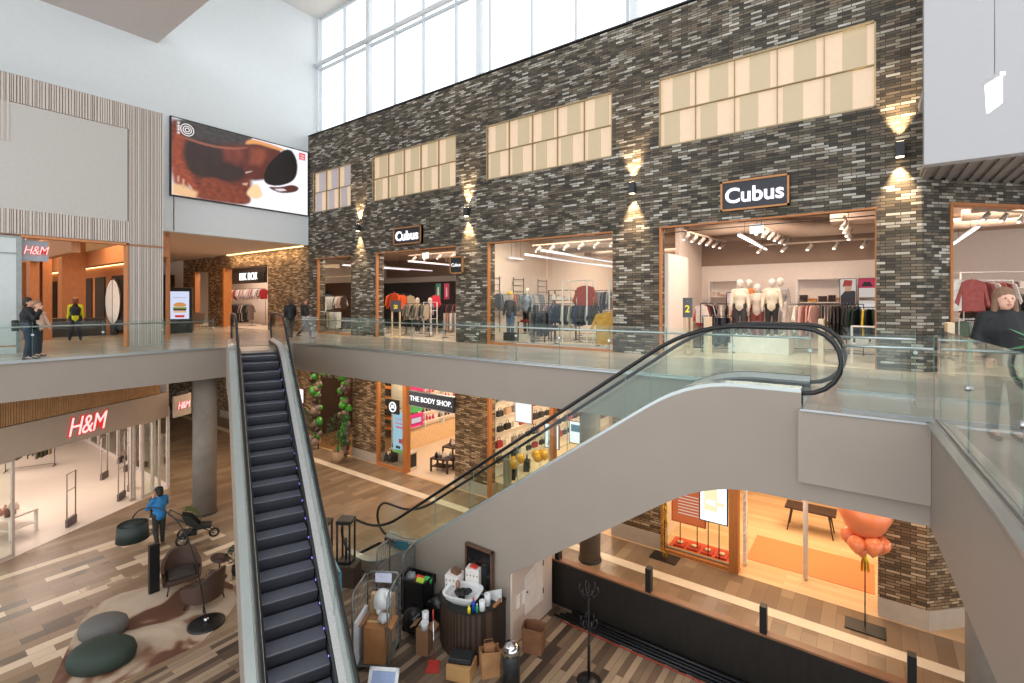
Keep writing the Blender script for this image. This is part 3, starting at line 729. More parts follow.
MB().box(-.02,.02,-.3,.3,.42,.55).build('bracket', M['dgrey'], s)
# sliding door panels
for i, (y0, y1, x) in enumerate([(-2.2,.05,-.08),(4.25,4.75,-.1),(4.8,5.2,-.25),(3.95,4.15,-.3)]):
    d = struct(bpy.data.objects.new('door_%d' % (i+1), None)); C.objects.link(d); d.location = Lr((x,y0,0)); d.rotation_euler = (0,0,th)
    W = y1-y0; b = MB()
    for a in (0, W-.07): b.box(-.03,.03,a,a+.07,0,2.9)
    b.box(-.03,.03,0,W,0,.12); b.box(-.03,.03,0,W,2.8,2.9); b.build('door_frame', pm('#cdbfb3', .4, metal=.3), d)
    MB().box(-.006,.006,.07,W-.07,.12,2.8).build('glass', M['sglass'], d)
# security gates
GF = pm('#a99c96', .35, metal=.6)
def gate(label, x, y, rz, z=LOW+.012, H=1.75):
    g = thing('security_gate', label, 'gate', (x,y,z), rz, 'anti-theft gates of the lower left shop')
    b = MB(); b.tube([(0,-.24,0),(0,-.24,H),(0,.24,H),(0,.24,0)], .022, 8); b.build('frame', GF, g)
    MB().box(-.05,.05,-.24,.24,0,.26).build('base', pm('#54484a', .5), g, bevel=.01)
    b = MB(); b.tube([(0,-.24,H*.68),(0,.24,H*.68)], .014, 6); b.build('crossbar', GF, g)
    return g
g0 = gate('anti-theft gate standing alone in the middle of the shop entrance', -21.5, 4.5, .9)
for lb, x, y in [('front gate of the pair nearest the right door panels', -22.75, 6.2), ('rear gate of the pair nearest the right door panels', -23.6, 6.75), ('gate left of the middle, deep inside the lower left shop', -26.0, 6.5), ('second gate deep inside, beside the shelf wall', -28.0, 7.6), ('gate farthest in, by the bright shelves', -26.4, 7.4)]:
    dup(g0, (x,y,LOW+.012), .9, 'anti-theft ' + lb)
# ---------------------------------------------------------------- people: one voxel-merged body, clothes over it
def caps(b, pts, rr, n=10):
    """tapering limb: tube + balls at joints"""
    b.tube(pts, rr, n)
    for p, r in zip(pts, rr): b.ball(p, r, 0, n, 6)
def hand(b, w, d, s, side, curl=.5, up=(0,0,1)):
    """palm plus five fingers; w wrist, d direction of the hand"""
    w = Vector(w); d = Vector(d).normalized(); u = Vector(up); a = d.cross(u)
    a = a.normalized() if a.length > .1 else Vector((1,0,0)); nrm = a.cross(d).normalized()
    b.tube([w, w+d*.05*s, w+d*.085*s], [.024*s,.034*s,.03*s], 8)
    for i, (off, ln) in enumerate([(-.027,.062),(-.009,.074),(.009,.07),(.026,.055)]):
        r0 = w + d*.08*s + a*off*s; m1 = r0 + d*ln*.5*s; tip = m1 + (d*(1-curl)+nrm*-curl).normalized()*ln*.55*s
        b.tube([r0, m1, tip], [.0095*s,.009*s,.0075*s], 6)
    r0 = w + d*.03*s - a*.03*s*side; b.tube([r0, r0+(d*.6-a*side).normalized()*.04*s, r0+(d-a*side*.4).normalized()*.075*s], [.012*s,.011*s,.009*s], 6)
def head(b, c, f, s):
    """head with nose, ears, jaw; f facing direction"""
    c = Vector(c); f = Vector(f).normalized(); l = Vector((-f.y, f.x, 0)).normalized(); u = Vector((0,0,1))
    b.ball(c+u*.02*s, .092*s, 0, 14, 10, (1,1,1.12)); b.ball(c+f*.025*s-u*.045*s, .068*s, 0, 12, 8, (1,1,1.1)); b.ball(c+f*.045*s-u*.085*s, .035*s, 0, 10, 6)
    b.tube([c+f*.088*s+u*.02*s, c+f*.112*s-u*.022*s, c+f*.092*s-u*.035*s], [.010*s,.016*s,.012*s], 6)
    for k in (-1,1): b.ball(c+l*k*.09*s-u*.005*s, .022*s, 0, 8, 6, (.6,.6,1.3))
def face_bits(root, c, f, s):
    c = Vector(c); f = Vector(f).normalized(); l = Vector((-f.y, f.x, 0)).normalized(); u = Vector((0,0,1))
    b = MB()
    for k in (-1,1): b.ball(c+f*.085*s+l*k*.032*s+u*.018*s, .0085*s, 0, 8, 6)
    b.build('eyes', pm('#3a2c28', .3), root)
    b = MB(); b.tube([c+f*.092*s-l*.022*s-u*.058*s, c+f*.098*s-u*.06*s, c+f*.092*s+l*.022*s-u*.058*s], .006*s, 6); b.build('lips', pm('#a0564b', .5), root)
def person(label, loc, rz, H=1.72, top='#15171a', bottom='#1e2a3a', shoes='#101010', hair='#3a2a20', skin='#c99a80', pose=None, fem=False, hem=.86, hat=None, hood=False, long_hair=False, group=None, name='person', bulky=1.0, vest=None):
    p = dict(LA=((.20,.0,1.20),(.24,.06,.94)), RA=((-.20,.0,1.20),(-.24,.06,.94)), LL=((.10,.0,.50),(.10,-.02,.09)), RL=((-.10,.02,.50),(-.11,.0,.09)), look=(0,1,0), lean=0, LH=(0,.15,-1), RH=(0,.15,-1))
    if pose: p.update(pose)
    s = H/1.75; root = thing(name, label, 'person', loc, rz, group)
    V = lambda q: Vector(q)*s
    ln = p['lean']
    pel = V((0,0,.95)); chest = V((0,ln*.5,1.28)); neckb = V((0,ln*.75,1.47)); hd = V((0,ln*.9+.01,1.635))
    Ls = V((.175,ln*.7,1.42)); Rs = V((-.175,ln*.7,1.42)); Lh = V((.09,0,.90)); Rh = V((-.09,0,.90))
    b = MB()
    caps(b, [pel, V((0,ln*.25,1.1)), chest, V((0,ln*.7,1.42))], [.13*s,.115*s,.135*s,.09*s]); b.ball(chest, .16*s, 0, 12, 8, (1.05,.72,1.0))
    caps(b, [Ls, neckb, Rs], [.055*s,.065*s,.055*s]); caps(b, [neckb, hd-Vector((0,0,.03*s))], [.052*s,.05*s]); head(b, hd, p['look'], s)
    for S, k, hk in ((Ls,'LA','LH'),(Rs,'RA','RH')):
        e, w = V(p[k][0]), V(p[k][1]); caps(b, [S,e,w], [.052*s,.04*s,.027*s]); hand(b, w, p[hk], s, 1 if k == 'LA' else -1)
    for S, k in ((Lh,'LL'),(Rh,'RL')):
        e, w = V(p[k][0]), V(p[k][1]); caps(b, [S,e,w], [.085*s,.056*s,.038*s]); caps(b, [w, w+V((0,.13,-.05))], [.038*s,.03*s])
    b.build('body', pm(skin, .55, var=.03), root, remesh=.0095*s, smooth_it=2)
    face_bits(root, hd, p['look'], s)
    # upper garment
    g = MB(); q = bulky
    caps(g, [pel+V((0,0,hem-.86)), V((0,ln*.25,1.1)), chest, V((0,ln*.7,1.40))], [.165*s*q,.15*s*q,.165*s*q,.12*s*q]); g.ball(chest, .185*s*q, 0, 12, 8, (1.08,.76,1.0))
    caps(g, [Ls, neckb-V((0,0,.03)), Rs], [.075*s*q,.08*s,.075*s*q])
    if hood: g.ball(neckb+V((0,-.05,.0)), .10*s, 0, 12, 8, (1.1,1,.8))
    for S, k in ((Ls,'LA'),(Rs,'RA')):
        e, w = V(p[k][0]), V(p[k][1]); caps(g, [S,e,w+(e-w)*.05], [.075*s*q,.06*s*q,.045*s*q])
    g.build('jacket', pm(top, .7, var=.12, scale=9), root, remesh=.016*s)
    t = MB(); caps(t, [Lh+V((0,0,.06)), Rh+V((0,0,.06))], [.12*s,.12*s])
    for S, k in ((Lh,'LL'),(Rh,'RL')):
        e, w = V(p[k][0]), V(p[k][1]); caps(t, [S,e,w+(e-w)*.06], [.105*s,.072*s,.056*s])
    t.build('trousers', pm(bottom, .8, var=.12, scale=9), root, remesh=.016*s)
    for k in ('LL','RL'):
        w = V(p[k][1]); f = MB(); caps(f, [w-V((0,.035,.035)), w+V((0,.07,-.05)), w+V((0,.15,-.06))], [.045*s,.04*s,.032*s]); f.build('shoe', pm(shoes, .5), root, remesh=.012*s)
    fv = Vector(p['look']).normalized()
    hb = MB(); hb.ball(hd+Vector((0,0,.045*s))-fv*.022*s, .108*s, 0, 14, 10, (1,1,1.05))
    hb.ball(hd-fv*.05*s-Vector((0,0,.03*s)), .095*s, 0, 12, 8, (1,1,1.1))
    if long_hair:
        for k in (-1,1):
            l = Vector((-fv.y, fv.x, 0))*k; caps(hb, [hd+l*.08*s, hd+l*.095*s-Vector((0,0,.14*s)), hd+l*.09*s+fv*.05*s-Vector((0,0,.30*s))], [.035*s,.036*s,.028*s])
    # keep the face clear
    ho = hb.build('hair', pm(hair, .6, var=.15, scale=30), root, remesh=.012*s)
    if hat:
        h = MB(); c = hd+Vector((0,0,.07*s)); h.lathe([(.11*s,-.01),(.113*s,.03*s),(.09*s,.075*s),(.03*s,.095*s),(.0,.097*s)], c, 18); h.ball(c+fv*.10*s, .075*s, 0, 12, 6, (1,1,.12)); h.build('hat', pm(hat, .7), root)
    if vest:
        x = MB(); caps(x, [V((0,ln*.25,1.05)), chest, V((0,ln*.7,1.40))], [.16*s,.18*s,.135*s]); x.ball(chest, .197*s, 0, 12, 8, (1.08,.78,1.0)); x.build('vest', pm(vest, .6, emis=.05), root, remesh=.016*s)
    return root
# ---------------------------------------------------------------- upper clothing shops
CEI = pm('#b59b88', .8, var=.05); WARM = pm('#e8dace', .75, var=.02); DUCT = pm('#b8a392', .5, var=.04); TAU = pm('#9c8371', .8, var=.03)
struct(MB().prism([(-28,14.95),(1.3,14.95),(9,22.6),(9,30),(-28,30)], 'z', 4.36, 4.46).build('ceiling_shop', CEI))
b = MB(); b.box(-28,-16,23.0,23.2,0,4.36); b.box(-16,-5.3,29.8,30,0,4.36); b.box(-5.3,.6,20,20.2,0,3.0); struct(b.build('wall_shop_back', WARM))
b = MB(); b.box(-5.3,.6,19.98,20.2,3.0,4.36); b.box(-16,-5.5,29.7,29.8,3.1,4.36); b.box(-28,-16,22.9,23,3.3,4.36); struct(b.build('wall_shop_back_upper', TAU))
b = MB(); b.box(-27.95,-27.8,14.95,23,0,4.36); b.box(-13.0,-12.8,14.95,30,0,4.36); b.box(-5.45,-5.3,17.2,30,0,4.36); b.box(.6,.75,15.0,22,0,4.36); b.box(-5.2,-4.95,14.95,17.0,0,3.1)
struct(b.build('wall_shop_inner', WARM))
struct(MB().box(-27.8,-16.05,21.5,22.9,0,2.85).box(-27.5,-24.3,17.6,17.8,0,2.75).build('wall_shop_dark', pm('#1f1d1c', .8)))
# timber frames round the openings
FR = pm('#b06f38', .5, var=.12, stretch=(3,3,.5))
for i, (a, c) in enumerate([(-23.05,-20.22),(-18.33,-13.35),(-11.72,-6.58),(-5.07,.17)]):
    b = MB(); b.box(a,a+.06,14.47,14.6,0,3.85); b.box(a,c,14.48,14.6,3.82,3.86); b.box(c-.03,c,14.52,14.6,0,3.85)
    if i != 1 and i != 3: b.box(a,c,14.46,14.7,0,.07)
    struct(b.build('trim_%d' % (11+i), FR, bevel=.005))
    if i in (0,2):
        d = struct(bpy.data.objects.new('window_%d' % (6+i), None)); C.objects.link(d); d.location = (a, 14.62, .1)
        W = c-a; n = 1 if i == 0 else 2
        for k in range(n): MB().box(W*k/n+.06,W*(k+1)/n-.02,0,.012,0,3.68).build('glass', M['sglass'], d)
        MB().box(.1,W-.06,-.03,.04,0,.04).build('glazing_bead', M['alu'], d)
    if i in (1,): MB()
# linear lamps
def led(label, x, y0, y1, z=3.5, matn='ledpink'):
    t = thing('linear_lamp', label, 'lamp', (x,y0,z)); L = y1-y0
    MB().box(-.035,.035,0,L,-.0,.03).build('diffuser', M[matn], t); MB().box(-.04,.04,0,L,.03,.08).build('housing', M['white'], t)
    b = MB()
    for k in range(3): MB().tube([(0,L*(k+.5)/3,.08),(0,L*(k+.5)/3,4.36-z)], .006, 5).build('suspension_wire', M['dgrey'], t)
led('long linear lamp at the left of the wide window of the upper shop', -13.2, 17.2, 17.25+1)
bpy.data.objects['linear_lamp'].location = (-12.55,17.0,3.5)
led('long linear lamp hanging over the red sweater shop window', -11.3, 16.4, 29)
led('second linear lamp nearer the window with the red sweater', -9.9, 15.4, 23.5)
led('short linear lamp far back in the wide window', -10.6, 25, 29.5)
led('bright linear lamp over the mannequins behind the largest sign', -3.0, 15.2, 19.9, matn='ledwhite')
led('linear lamp at the left inside the shop entrance with the black wall', -21.7, 17.2, 21.4)
led('linear lamp at the right inside the shop entrance with the black wall', -17.6, 15.8, 19)
led('linear lamp inside the far left shop window', -22.2, 15.4, 20)
led('linear lamp inside the shop right of the corner', 2.4, 18.0, 25.0, 3.6, 'ledwhite')
# ducts and pipes
t = thing('ventilation_duct', 'beige ventilation duct with a bend under the ceiling above the mannequins', 'duct', (-4.5,17.6,4.05))
b = MB(); b.tube([(-.6,.3,.1),(1.2,.3,.1),(2.0,.35,.05),(2.5,.9,-.02),(3.0,1.3,-.05),(4.9,1.3,-.05)], .24, 14); b.build('pipe', DUCT, t)
b = MB(); b.tube([(-.6,2.4,.0),(4.9,2.4,.0)], .16, 10); b.build('side_pipe', DUCT, t)
b = MB(); b.box(3.6,4.8,-.5,.5,-.1,.4); b.build('box', DUCT, t, bevel=.02)
t = thing('ventilation_duct', 'beige ducts under the ceiling behind the wide window with the red sweater', 'duct', (-11.5,17.8,4.05))
for k, yy in enumerate((.6,2.6,5.2)): MB().tube([(-.5,yy,0),(2.0,yy,.05),(2.6,yy+.4,0),(6,yy+.4,0)], .2-.03*k, 10).build('pipe', DUCT, t)
t = thing('ventilation_duct', 'ducts under the ceiling of the shop entrance with the black wall', 'duct', (-19.5,18,4.05))
for yy in (.4,2.4): MB().tube([(0,yy,0),(5,yy,0)], .18, 10).build('pipe', DUCT, t)
t = thing('ventilation_duct', 'beams and ducts under the ceiling right of the brick corner', 'duct', (2.2,17.5,4.1))
for yy in (0,1.6,3.4): MB().tube([(0,yy,0),(6,yy,0)], .17, 10).build('pipe', DUCT, t)
# track spotlights
def track(label, p, q, n, drop=.55, z=3.85):
    t = thing('track_light', label, 'spotlight', (p[0],p[1],z)); d = Vector((q[0]-p[0], q[1]-p[1], 0)); L = d.length; d.normalize()
    MB().beam((0,0,0), tuple(d*L), .05, .05).build('track', DUCT, t)
    for k in range(n):
        c = d*(L*(k+.5)/n); h = MB(); h.tube([c+Vector((0,0,-.02)), c+Vector((0,0,-.12))], .015, 6); o = h.build('arm', M['white'], t)
        h = MB(); h.tube([c+Vector((.04,.05,-.08)), c+Vector((-.08,-.10,-.26))], [.055,.065], 10); hd = h.build('lamp_head', pm('#b3a79c', .4), t)
        h = MB(); h.ball(c+Vector((-.085,-.105,-.268)), .045, 0, 8, 5, (1,1,.5)); h.build('bulb', em('#fff3e2', 3), hd)
track('row of spotlights on a track above the left wall behind the largest sign', (-4.7,15.6), (-4.3,19.5), 6)
track('row of spotlights on the middle track above the mannequins', (-2.6,15.6), (-2.2,19.6), 6)
track('spotlights on the track nearest the brick corner pillar', (-.5,15.5), (-.4,19.5), 4)
track('row of spotlights at the back of the shop with mannequins', (-3.4,19.0), (.3,19.2), 5, z=3.6)
track('spotlights above the wide window with the red sweater', (-10.8,16.2), (-7.0,16.2), 6)
track('spotlights inside the shop entrance with the black wall', (-18,16.2), (-13.8,16.2), 5)
track('spotlights right of the brick corner', (2.2,16.6), (3.8,18.5), 4, z=3.9)
t = thing('ceiling_rail', 'thin dark rail spanning the opening below the largest sign', 'rail', (-5.0,15.1,3.75))
MB().tube([(0,0,0),(5.2,0,0)], .015, 6).build('rod', M['dgrey'], t)
for x in (.5,2.6,4.6): MB().tube([(x,0,0),(x,0,1)], .008, 5).build('hanger', M['dgrey'], t)
def exitsign(label, x, y, z, w=.36):
    t = thing('exit_sign', label, 'sign', (x,y,z)); MB().box(-w/2,w/2,-.03,.03,-.11,.11).build('lamp_panel', em('#f4f7f6', 1.2), t)
    MB().box(-w/2-.01,w/2+.01,-.04,.04,.11,.16).build('housing', pm('#c9cfd0', .4), t); MB().tube([(0,0,.16),(0,0,4.36-z)], .008, 5).build('rod', M['dgrey'], t)
exitsign('white lit exit box hanging under the ceiling left of the bright linear lamp', -2.6, 15.6, 3.7)
exitsign('white lit exit box inside the shop entrance with the black wall', -16.65, 16, 3.74)

# ----- garments
def garment_mesh(kind, seed):
    rs = random.Random(seed); b = MB()
    w, h = {'top': (.24,.70), 'coat': (.26,.95), 'trouser': (.17,.85), 'dress': (.22,1.1)}[kind]
    if kind == 'trouser': poly = [(-w,0),(w,0),(w*.95,-h),(w*.15,-h),(0,-h*.25),(-w*.15,-h),(-w*.95,-h)]
    else: poly = [(-.06,0),(.06,0),(w*.9,-.06),(w*1.45,-.52),(w*1.22,-.58),(w*.86,-.24),(w*.9,-h),(-w*.9,-h),(-w*.86,-.24),(-w*1.22,-.58),(-w*1.45,-.52),(-w*.9,-.06)]
    poly = [(x*rs.uniform(.93,1.05), z*rs.uniform(.97,1.02)) for x, z in poly]
    b.prism(poly, 'x', -.022, .022, 0)
    b.tube([(0,0,-.01),(0,0,.05),(0,.02,.075),(0,0,.09)], .006, 5, 1)
    me = b.build('garment', [M['dgrey'], M['steel']], bevel=0); md = me.data; bpy.data.objects.remove(me); return md
GM = {k: [garment_mesh(k, i) for i in range(3)] for k in ('top','coat','trouser','dress')}
# the outline above is in (y, z): thin along x
STUFF = []
def garments(label, cat, group, p, axis, n, cols, kind='top', gap=.075, z=1.45, spread=None, seed=1):
    """n garments hanging in a row from p along unit vector axis"""
    rs = random.Random(seed); rz = math.atan2(axis[1], axis[0]); z += p[2] if len(p) > 2 else 0
    if seed in (4,10,31,32,52,53,20):
        for i in range(n):
            STUFF.append((rs.choice(GM[kind]), Matrix.Translation((p[0]+axis[0]*gap*i, p[1]+axis[1]*gap*i, z)) @ Matrix.Rotation(rz+rs.uniform(-.2,.2),4,'Z') @ Matrix.Diagonal((1,rs.uniform(.85,1.05),rs.uniform(.85,1.1),1)), pm(rs.choice(cols), .85, var=.15, scale=12)))
        return
    for i in range(n):
        me = rs.choice(GM[kind]); o = bpy.data.objects.new('garment', me); C.objects.link(o)
        o.location = (p[0]+axis[0]*gap*i, p[1]+axis[1]*gap*i, z); o.rotation_euler = (rs.uniform(-.03,.03), 0, rz+rs.uniform(-.45,.3))
        o.scale = (1, rs.uniform(.85,1.05), rs.uniform(.85,1.1))
        o.material_slots[0].link = 'OBJECT'; o.material_slots[0].material = pm(rs.choice(cols), .85, var=.15, scale=12)
        tag(o, label, cat, group)
RK = pm('#2a2a2c', .4, metal=.5); RKW = pm('#e7e2dd', .4)
def rack(label, p, L, rz=0, h=1.5, mat=None, shelf=False):
    t = thing('clothes_rack', label, 'rack', (p[0],p[1],p[2] if len(p) > 2 else 0), rz); m = mat or RK
    MB().tube([(0,0,h),(L,0,h)], .014, 6).build('rail', m, t)
    for x in (0, L):
        MB().tube([(x,0,h),(x,0,.03)], .014, 6).build('upright', m, t); MB().box(x-.02,x+.02,-.25,.25,0,.03).build('foot', m, t)
    MB().tube([(0,0,.12),(L,0,.12)], .010, 6).build('lower_rail', m, t)
    return t
DARKS = ['#1c1c20','#26262b','#33343a','#2a2d36','#151517','#3d3a3c','#45464a']; MIX = ['#1c1c20','#d8d0c8','#7a6a62','#c9c0b8','#5c4a44','#8f8a88','#2c3038','#b4927e']
LIGHT = ['#e9e1d8','#d6c3b2','#c9a593','#b88b78','#efe9e2','#8d8580']
def garment_rack(label, glabel, p, L, axis=0, cols=DARKS, kind='top', n=None, z=1.48, seed=1, mat=None):
    """axis 0 along x, else the angle"""
    rack(label, p, L, axis, z+.05, mat); n = n or int(L/.10)
    a = (math.cos(axis), math.sin(axis)); garments(glabel, 'garment', glabel + 's', (p[0]+a[0]*.06, p[1]+a[1]*.06, p[2] if len(p) > 2 else 0), a, n, cols, kind, (L-.12)/n, z, seed=seed)
A = .35
garment_rack('black rack of dark tops right of the mannequins in the wide window', 'dark garment on the black rack right of the window mannequins', (-11.0,16.6,0), 1.2, A, DARKS+['#5c5f6b','#8a7f86'], seed=2)
garment_rack('black rack of grey and navy clothes below the red sweater', 'navy or grey garment on the rack below the red sweater', (-9.6,16.0,0), 1.7, .0, DARKS+['#6a6f78','#8f9093','#2e3c58','#b9b4ae'], seed=3)
garment_rack('second dark rack behind the red sweater', 'dark garment on the rack far behind the red sweater', (-9.9,18.2,0), 2.2, 0, DARKS+MIX, seed=4)
garment_rack('low rack of dark clothes in the middle of the wide window', 'dark garment on the low middle rack of the wide window', (-10.6,15.8,0), 1.0, .1, DARKS+['#59402f','#77706c','#31486a'], 'trouser', z=1.2, seed=5)
garment_rack('rack of yellow cardigans at the right end of the wide window', 'mustard yellow cardigan at the right of the wide window', (-7.4,15.5,0), .62, .8, ['#d9a126','#e0aa30'], 'coat', n=6, z=1.25, seed=6, mat=RKW)
garment_rack('rack of patterned tops by the black wall', 'patterned beige top on the rack in the black-walled entrance', (-18.0,16.0,0), 1.6, 0, ['#8d8471','#6d6757','#b0a692','#3b3a36'], seed=7)
garment_rack('rack of pale trousers at the right inside the black-walled entrance', 'pale garment on the rack at the right of the black-walled entrance', (-15.3,15.9,0), 1.3, .2, LIGHT, 'trouser', z=1.1, seed=8)
garment_rack('rack of orange and dark tops at the left of the black-walled entrance', 'bright orange or dark garment at the left of the black-walled entrance', (-19.9,16.5,0), 1.1, .3, ['#d4541f','#e0602a','#1d1d20'], n=7, z=1.95, seed=9)
garment_rack('rack of dark tops along the black wall', 'dark garment along the black wall', (-19.0,18.6,0), 2.2, 0, DARKS+['#a1302f'], seed=10)
garment_rack('rack of white and pink tops in the far left shop window', 'pale top hanging in the far left shop window', (-25.4,16.2,0), 2.4, 0, ['#efe9e2','#d9b0a2','#e8e0d8','#2a2526'], z=1.9, n=14, seed=11)
garment_rack('low rack of yellow and black clothes in the far left shop window', 'yellow or black garment low in the far left shop window', (-23.9,15.6,0), 1.3, 0, ['#d9a820','#26242a','#e0dcd8'], 'trouser', z=1.05, n=8, seed=12)
garment_rack('rack of light tops at the left of the mannequins', 'light striped garment left of the mannequins', (-4.4,18.6,0), 1.2, .0, LIGHT+['#3b3536'], seed=13)
garment_rack('rack of pink and beige coats right of the mannequins', 'beige or pink coat right of the mannequins', (-2.2,17.9,0), 1.0, .0, ['#c79b90','#b98479','#e5dccf','#cda99c'], 'coat', seed=14)
garment_rack('rack of black jackets at the right behind the mannequins', 'black or brown jacket behind the mannequins at right', (-1.2,18.1,0), 1.1, .0, ['#191718','#2a2626','#241f1e','#3b302b'], 'coat', seed=15)
garment_rack('rack of dark green clothes beside the corner pillar', 'dark green garment beside the corner pillar', (-.5,17.1,0), .95, .0, ['#12251d','#183126','#0f1d18','#c9a21f'], 'coat', seed=16, z=1.4)
garment_rack('wall rack of dark clothes in the niche at the left of the mannequin shop', 'dark or red garment in the niche left of the mannequins', (-4.7,17.6,0), 1.6, PI/2, ['#2b2a30','#45363a','#1c1c20','#b33a36','#e2d6cc'], 'top', z=1.5, seed=17)
garment_rack('rack of pale and rusty tops right of the brick corner', 'rust or cream top right of the brick corner', (1.95,16.6,0), 1.5, .785, ['#9b4f47','#a65a50','#e2d9cd','#8c4740'], 'top', z=2.1, n=9, seed=18, mat=RKW)
garment_rack('low rack of striped tops right of the brick corner', 'green, red or white top on the low rack right of the corner', (1.85,16.5,0), 1.3, .785, ['#e4e0dc','#a53f46','#6f8472','#2d2a2b','#c9c2bb'], 'top', z=1.12, n=13, seed=19, mat=RKW)
garment_rack('rack of dark speckled dresses right of the brick corner', 'dark speckled dress behind the rust tops', (2.2,17.4,0), 2.2, .785, ['#2b2422','#3b322e','#1e1a1a'], 'dress', z=1.75, n=18, seed=20)
# the red sweater and other front-facing garments
def flat_garment(label, p, col, rz=0, kind='top', sc=1.0, cat='garment'):
    me = GM[kind][0]; o = bpy.data.objects.new('sweater' if kind == 'top' else 'garment', me); C.objects.link(o); o.location = p; o.rotation_euler = (0,0,rz); o.scale = (1.3*sc,1.3*sc,sc)
    o.material_slots[0].link = 'OBJECT'; o.material_slots[0].material = pm(col, .85, var=.15, scale=10); tag(o, label, cat)
flat_garment('rust red sweater hung facing the glass in the wide window', (-8.35,16.0,2.2), '#a63a1c', PI/2, sc=1.15)
flat_garment('mustard yellow cardigan facing the glass at the end of the wide window', (-7.15,15.25,1.25), '#d79d22', PI/2+.3, 'coat', 1.15)
flat_garment('rust tank top turned to the glass right of the brick corner', (2.05,16.2,2.15), '#a2504a', PI/2+.785, sc=1.1)
flat_garment('cream top turned to the glass right of the brick corner', (1.72,15.9,2.15), '#e0d8cc', PI/2+.785, sc=1.1)
flat_garment('pink sweater hanging near the black wall', (-18.0,18.0,1.95), '#c22f45', PI/2, sc=.9)
flat_garment('beige coat hanging near the black wall', (-19.9,18.0,1.95), '#a79a7e', PI/2, 'coat', .9)
flat_garment('orange shirt facing out at the left of the black-walled entrance', (-19.2,16.3,2.05), '#d8501c', PI/2, sc=.95)
# white shelving frames in the wide window
def shelving(label, p, w, d, h, ns, rz=0, mat=None, goods=None, seed=1, gl=None):
    t = thing('display_shelving', label, 'shelf', p, rz); m = mat or RKW
    for x in (0,w):
        for y in (0,d): MB().box(x-.02,x+.02,y-.02,y+.02,0,h).build('post', m, t)
    for k in range(ns): 
        z = h*(k+1)/ns; MB().box(0,w,0,d,z-.02,z).build('shelf', m, t)
    if goods:
        rs = random.Random(seed); c, s = math.cos(rz), math.sin(rz)
        for k in range(ns-1):
            z = h*(k+1)/ns; x = .08
            while x < w-.15:
                hh = rs.uniform(.08,.26); ww = rs.uniform(.16,.3)
                o = folded.copy() ; C.objects.link(o); o.scale = (ww/.3, d*.7/.3, hh/.2); o.rotation_euler = (0,0,rz)
                o.location = (p[0]+c*(x+ww/2)-s*d/2, p[1]+s*(x+ww/2)+c*d/2, p[2]+z)
                o.material_slots[0].link = 'OBJECT'; o.material_slots[0].material = pm(rs.choice(goods), .85, var=.1)
                tag(o, gl, 'clothes', gl+'s'); x += ww+.04
    return t
fb = MB()
for k in range(5): fb.box(-.15+.006*(k%2),.15-.004*(k%3),-.15,.15,k*.04+.003,(k+1)*.04)
folded = fb.build('folded_clothes', M['dgrey'], bevel=.012); tag(folded, 'single dark folded pile on the table at the back of the wide window', 'clothes'); folded.location = (-12.2,18.7,.85)
shelving('white shelf frame holding the yellow cardigans', (-7.35,15.9,0), .95, .5, 2.4, 4, 0, RKW, ['#2a1f22','#53252c','#1c1c20','#c7beb6'], 3, 'dark or wine red folded pile above the yellow cardigans')
shelving('white shelf frame left of the red sweater', (-9.15,15.75,0), 1.0, .5, 2.4, 1, 0, RKW)
shelving('black shelf tower in the middle of the wide window', (-10.9,17.6,0), 1.0, .5, 2.1, 5, 0, RK, MIX, 5, 'small folded pile on the black shelf tower')
shelving('white niche shelves behind the mannequins', (-2.0,19.5,0), 1.5, .45, 2.4, 3, 0, RKW, ['#3a2a25','#d9b24a','#c98a3c','#6d4a3a'], 6, 'folded clothes or bag on the white niche shelves')
shelving('white shelves left behind the mannequins', (-4.9,19.5,0), 1.0, .45, 2.4, 4, 0, RKW, LIGHT, 7, 'pale folded pile on the shelves left behind the mannequins')
shelving('white table shelf beside the corner pillar', (-.35,15.9,0), .7, .6, .95, 2, 0, RKW, ['#e9e1d8','#b5332f','#d8cfc6'], 8, 'folded pile on the white table by the corner pillar')
shelving('white slim shelf in the black-walled entrance', (-17.4,16.6,0), .5, .4, 1.6, 4, 0, RKW, DARKS, 9, 'dark folded pile on the slim white shelf')
shelving('low black display table with red cloth in the wide window', (-11.5,16.2,0), 1.2, .6, .8, 1, .1, RK)
o = folded.copy(); C.objects.link(o); o.location = (-11.0,16.5,.8); o.scale = (3,1.6,.4); o.material_slots[0].link = 'OBJECT'; o.material_slots[0].material = M['red']; tag(o, 'red folded cloth on the low table in the wide window', 'clothes')
folded.location = (-11.2,15.25,.1); folded.scale = (1.6,1,1.6); folded['label'] = 'dark grey storage box on the floor at the left of the wide window'; folded.name = 'storage_box'
# posters
def poster(label, p, w, h, layers, bgc='#e9dfd6', strength=.55, rz=0, cat='poster'):
    t = thing('poster', label, cat, p, rz); MB().box(-w/2-.02,w/2+.02,0,.03,-.02,h+.02).build('frame', M['dgrey'], t)
    picture('print', t, layers, -.002, bgc, (-w/2,w/2,0,h), strength, 'y'); return t
poster('tall poster of a red-hatted figure high beside the corner pillar', (-.52,19.3,1.5), .42, .85, [('a','#2c2b33',[(-.2,.0),(.2,.0),(.2,.45),(-.05,.5),(-.2,.3)]),('b','#b4322e',[(-.15,.6),(.1,.6),(.12,.8),(-.1,.82)]),('c','#d9a98c',[(-.08,.45),(.08,.45),(.1,.62),(-.08,.62)])])
poster('pink poster with a black hat nearest the corner pillar', (-.02,19.3,1.75), .42, .6, [('a','#d0215c',[(-.21,.3),(.21,.3),(.21,.6),(-.21,.6)]),('b','#19171a',[(-.15,.35),(.15,.35),(.08,.5),(-.08,.5)])])
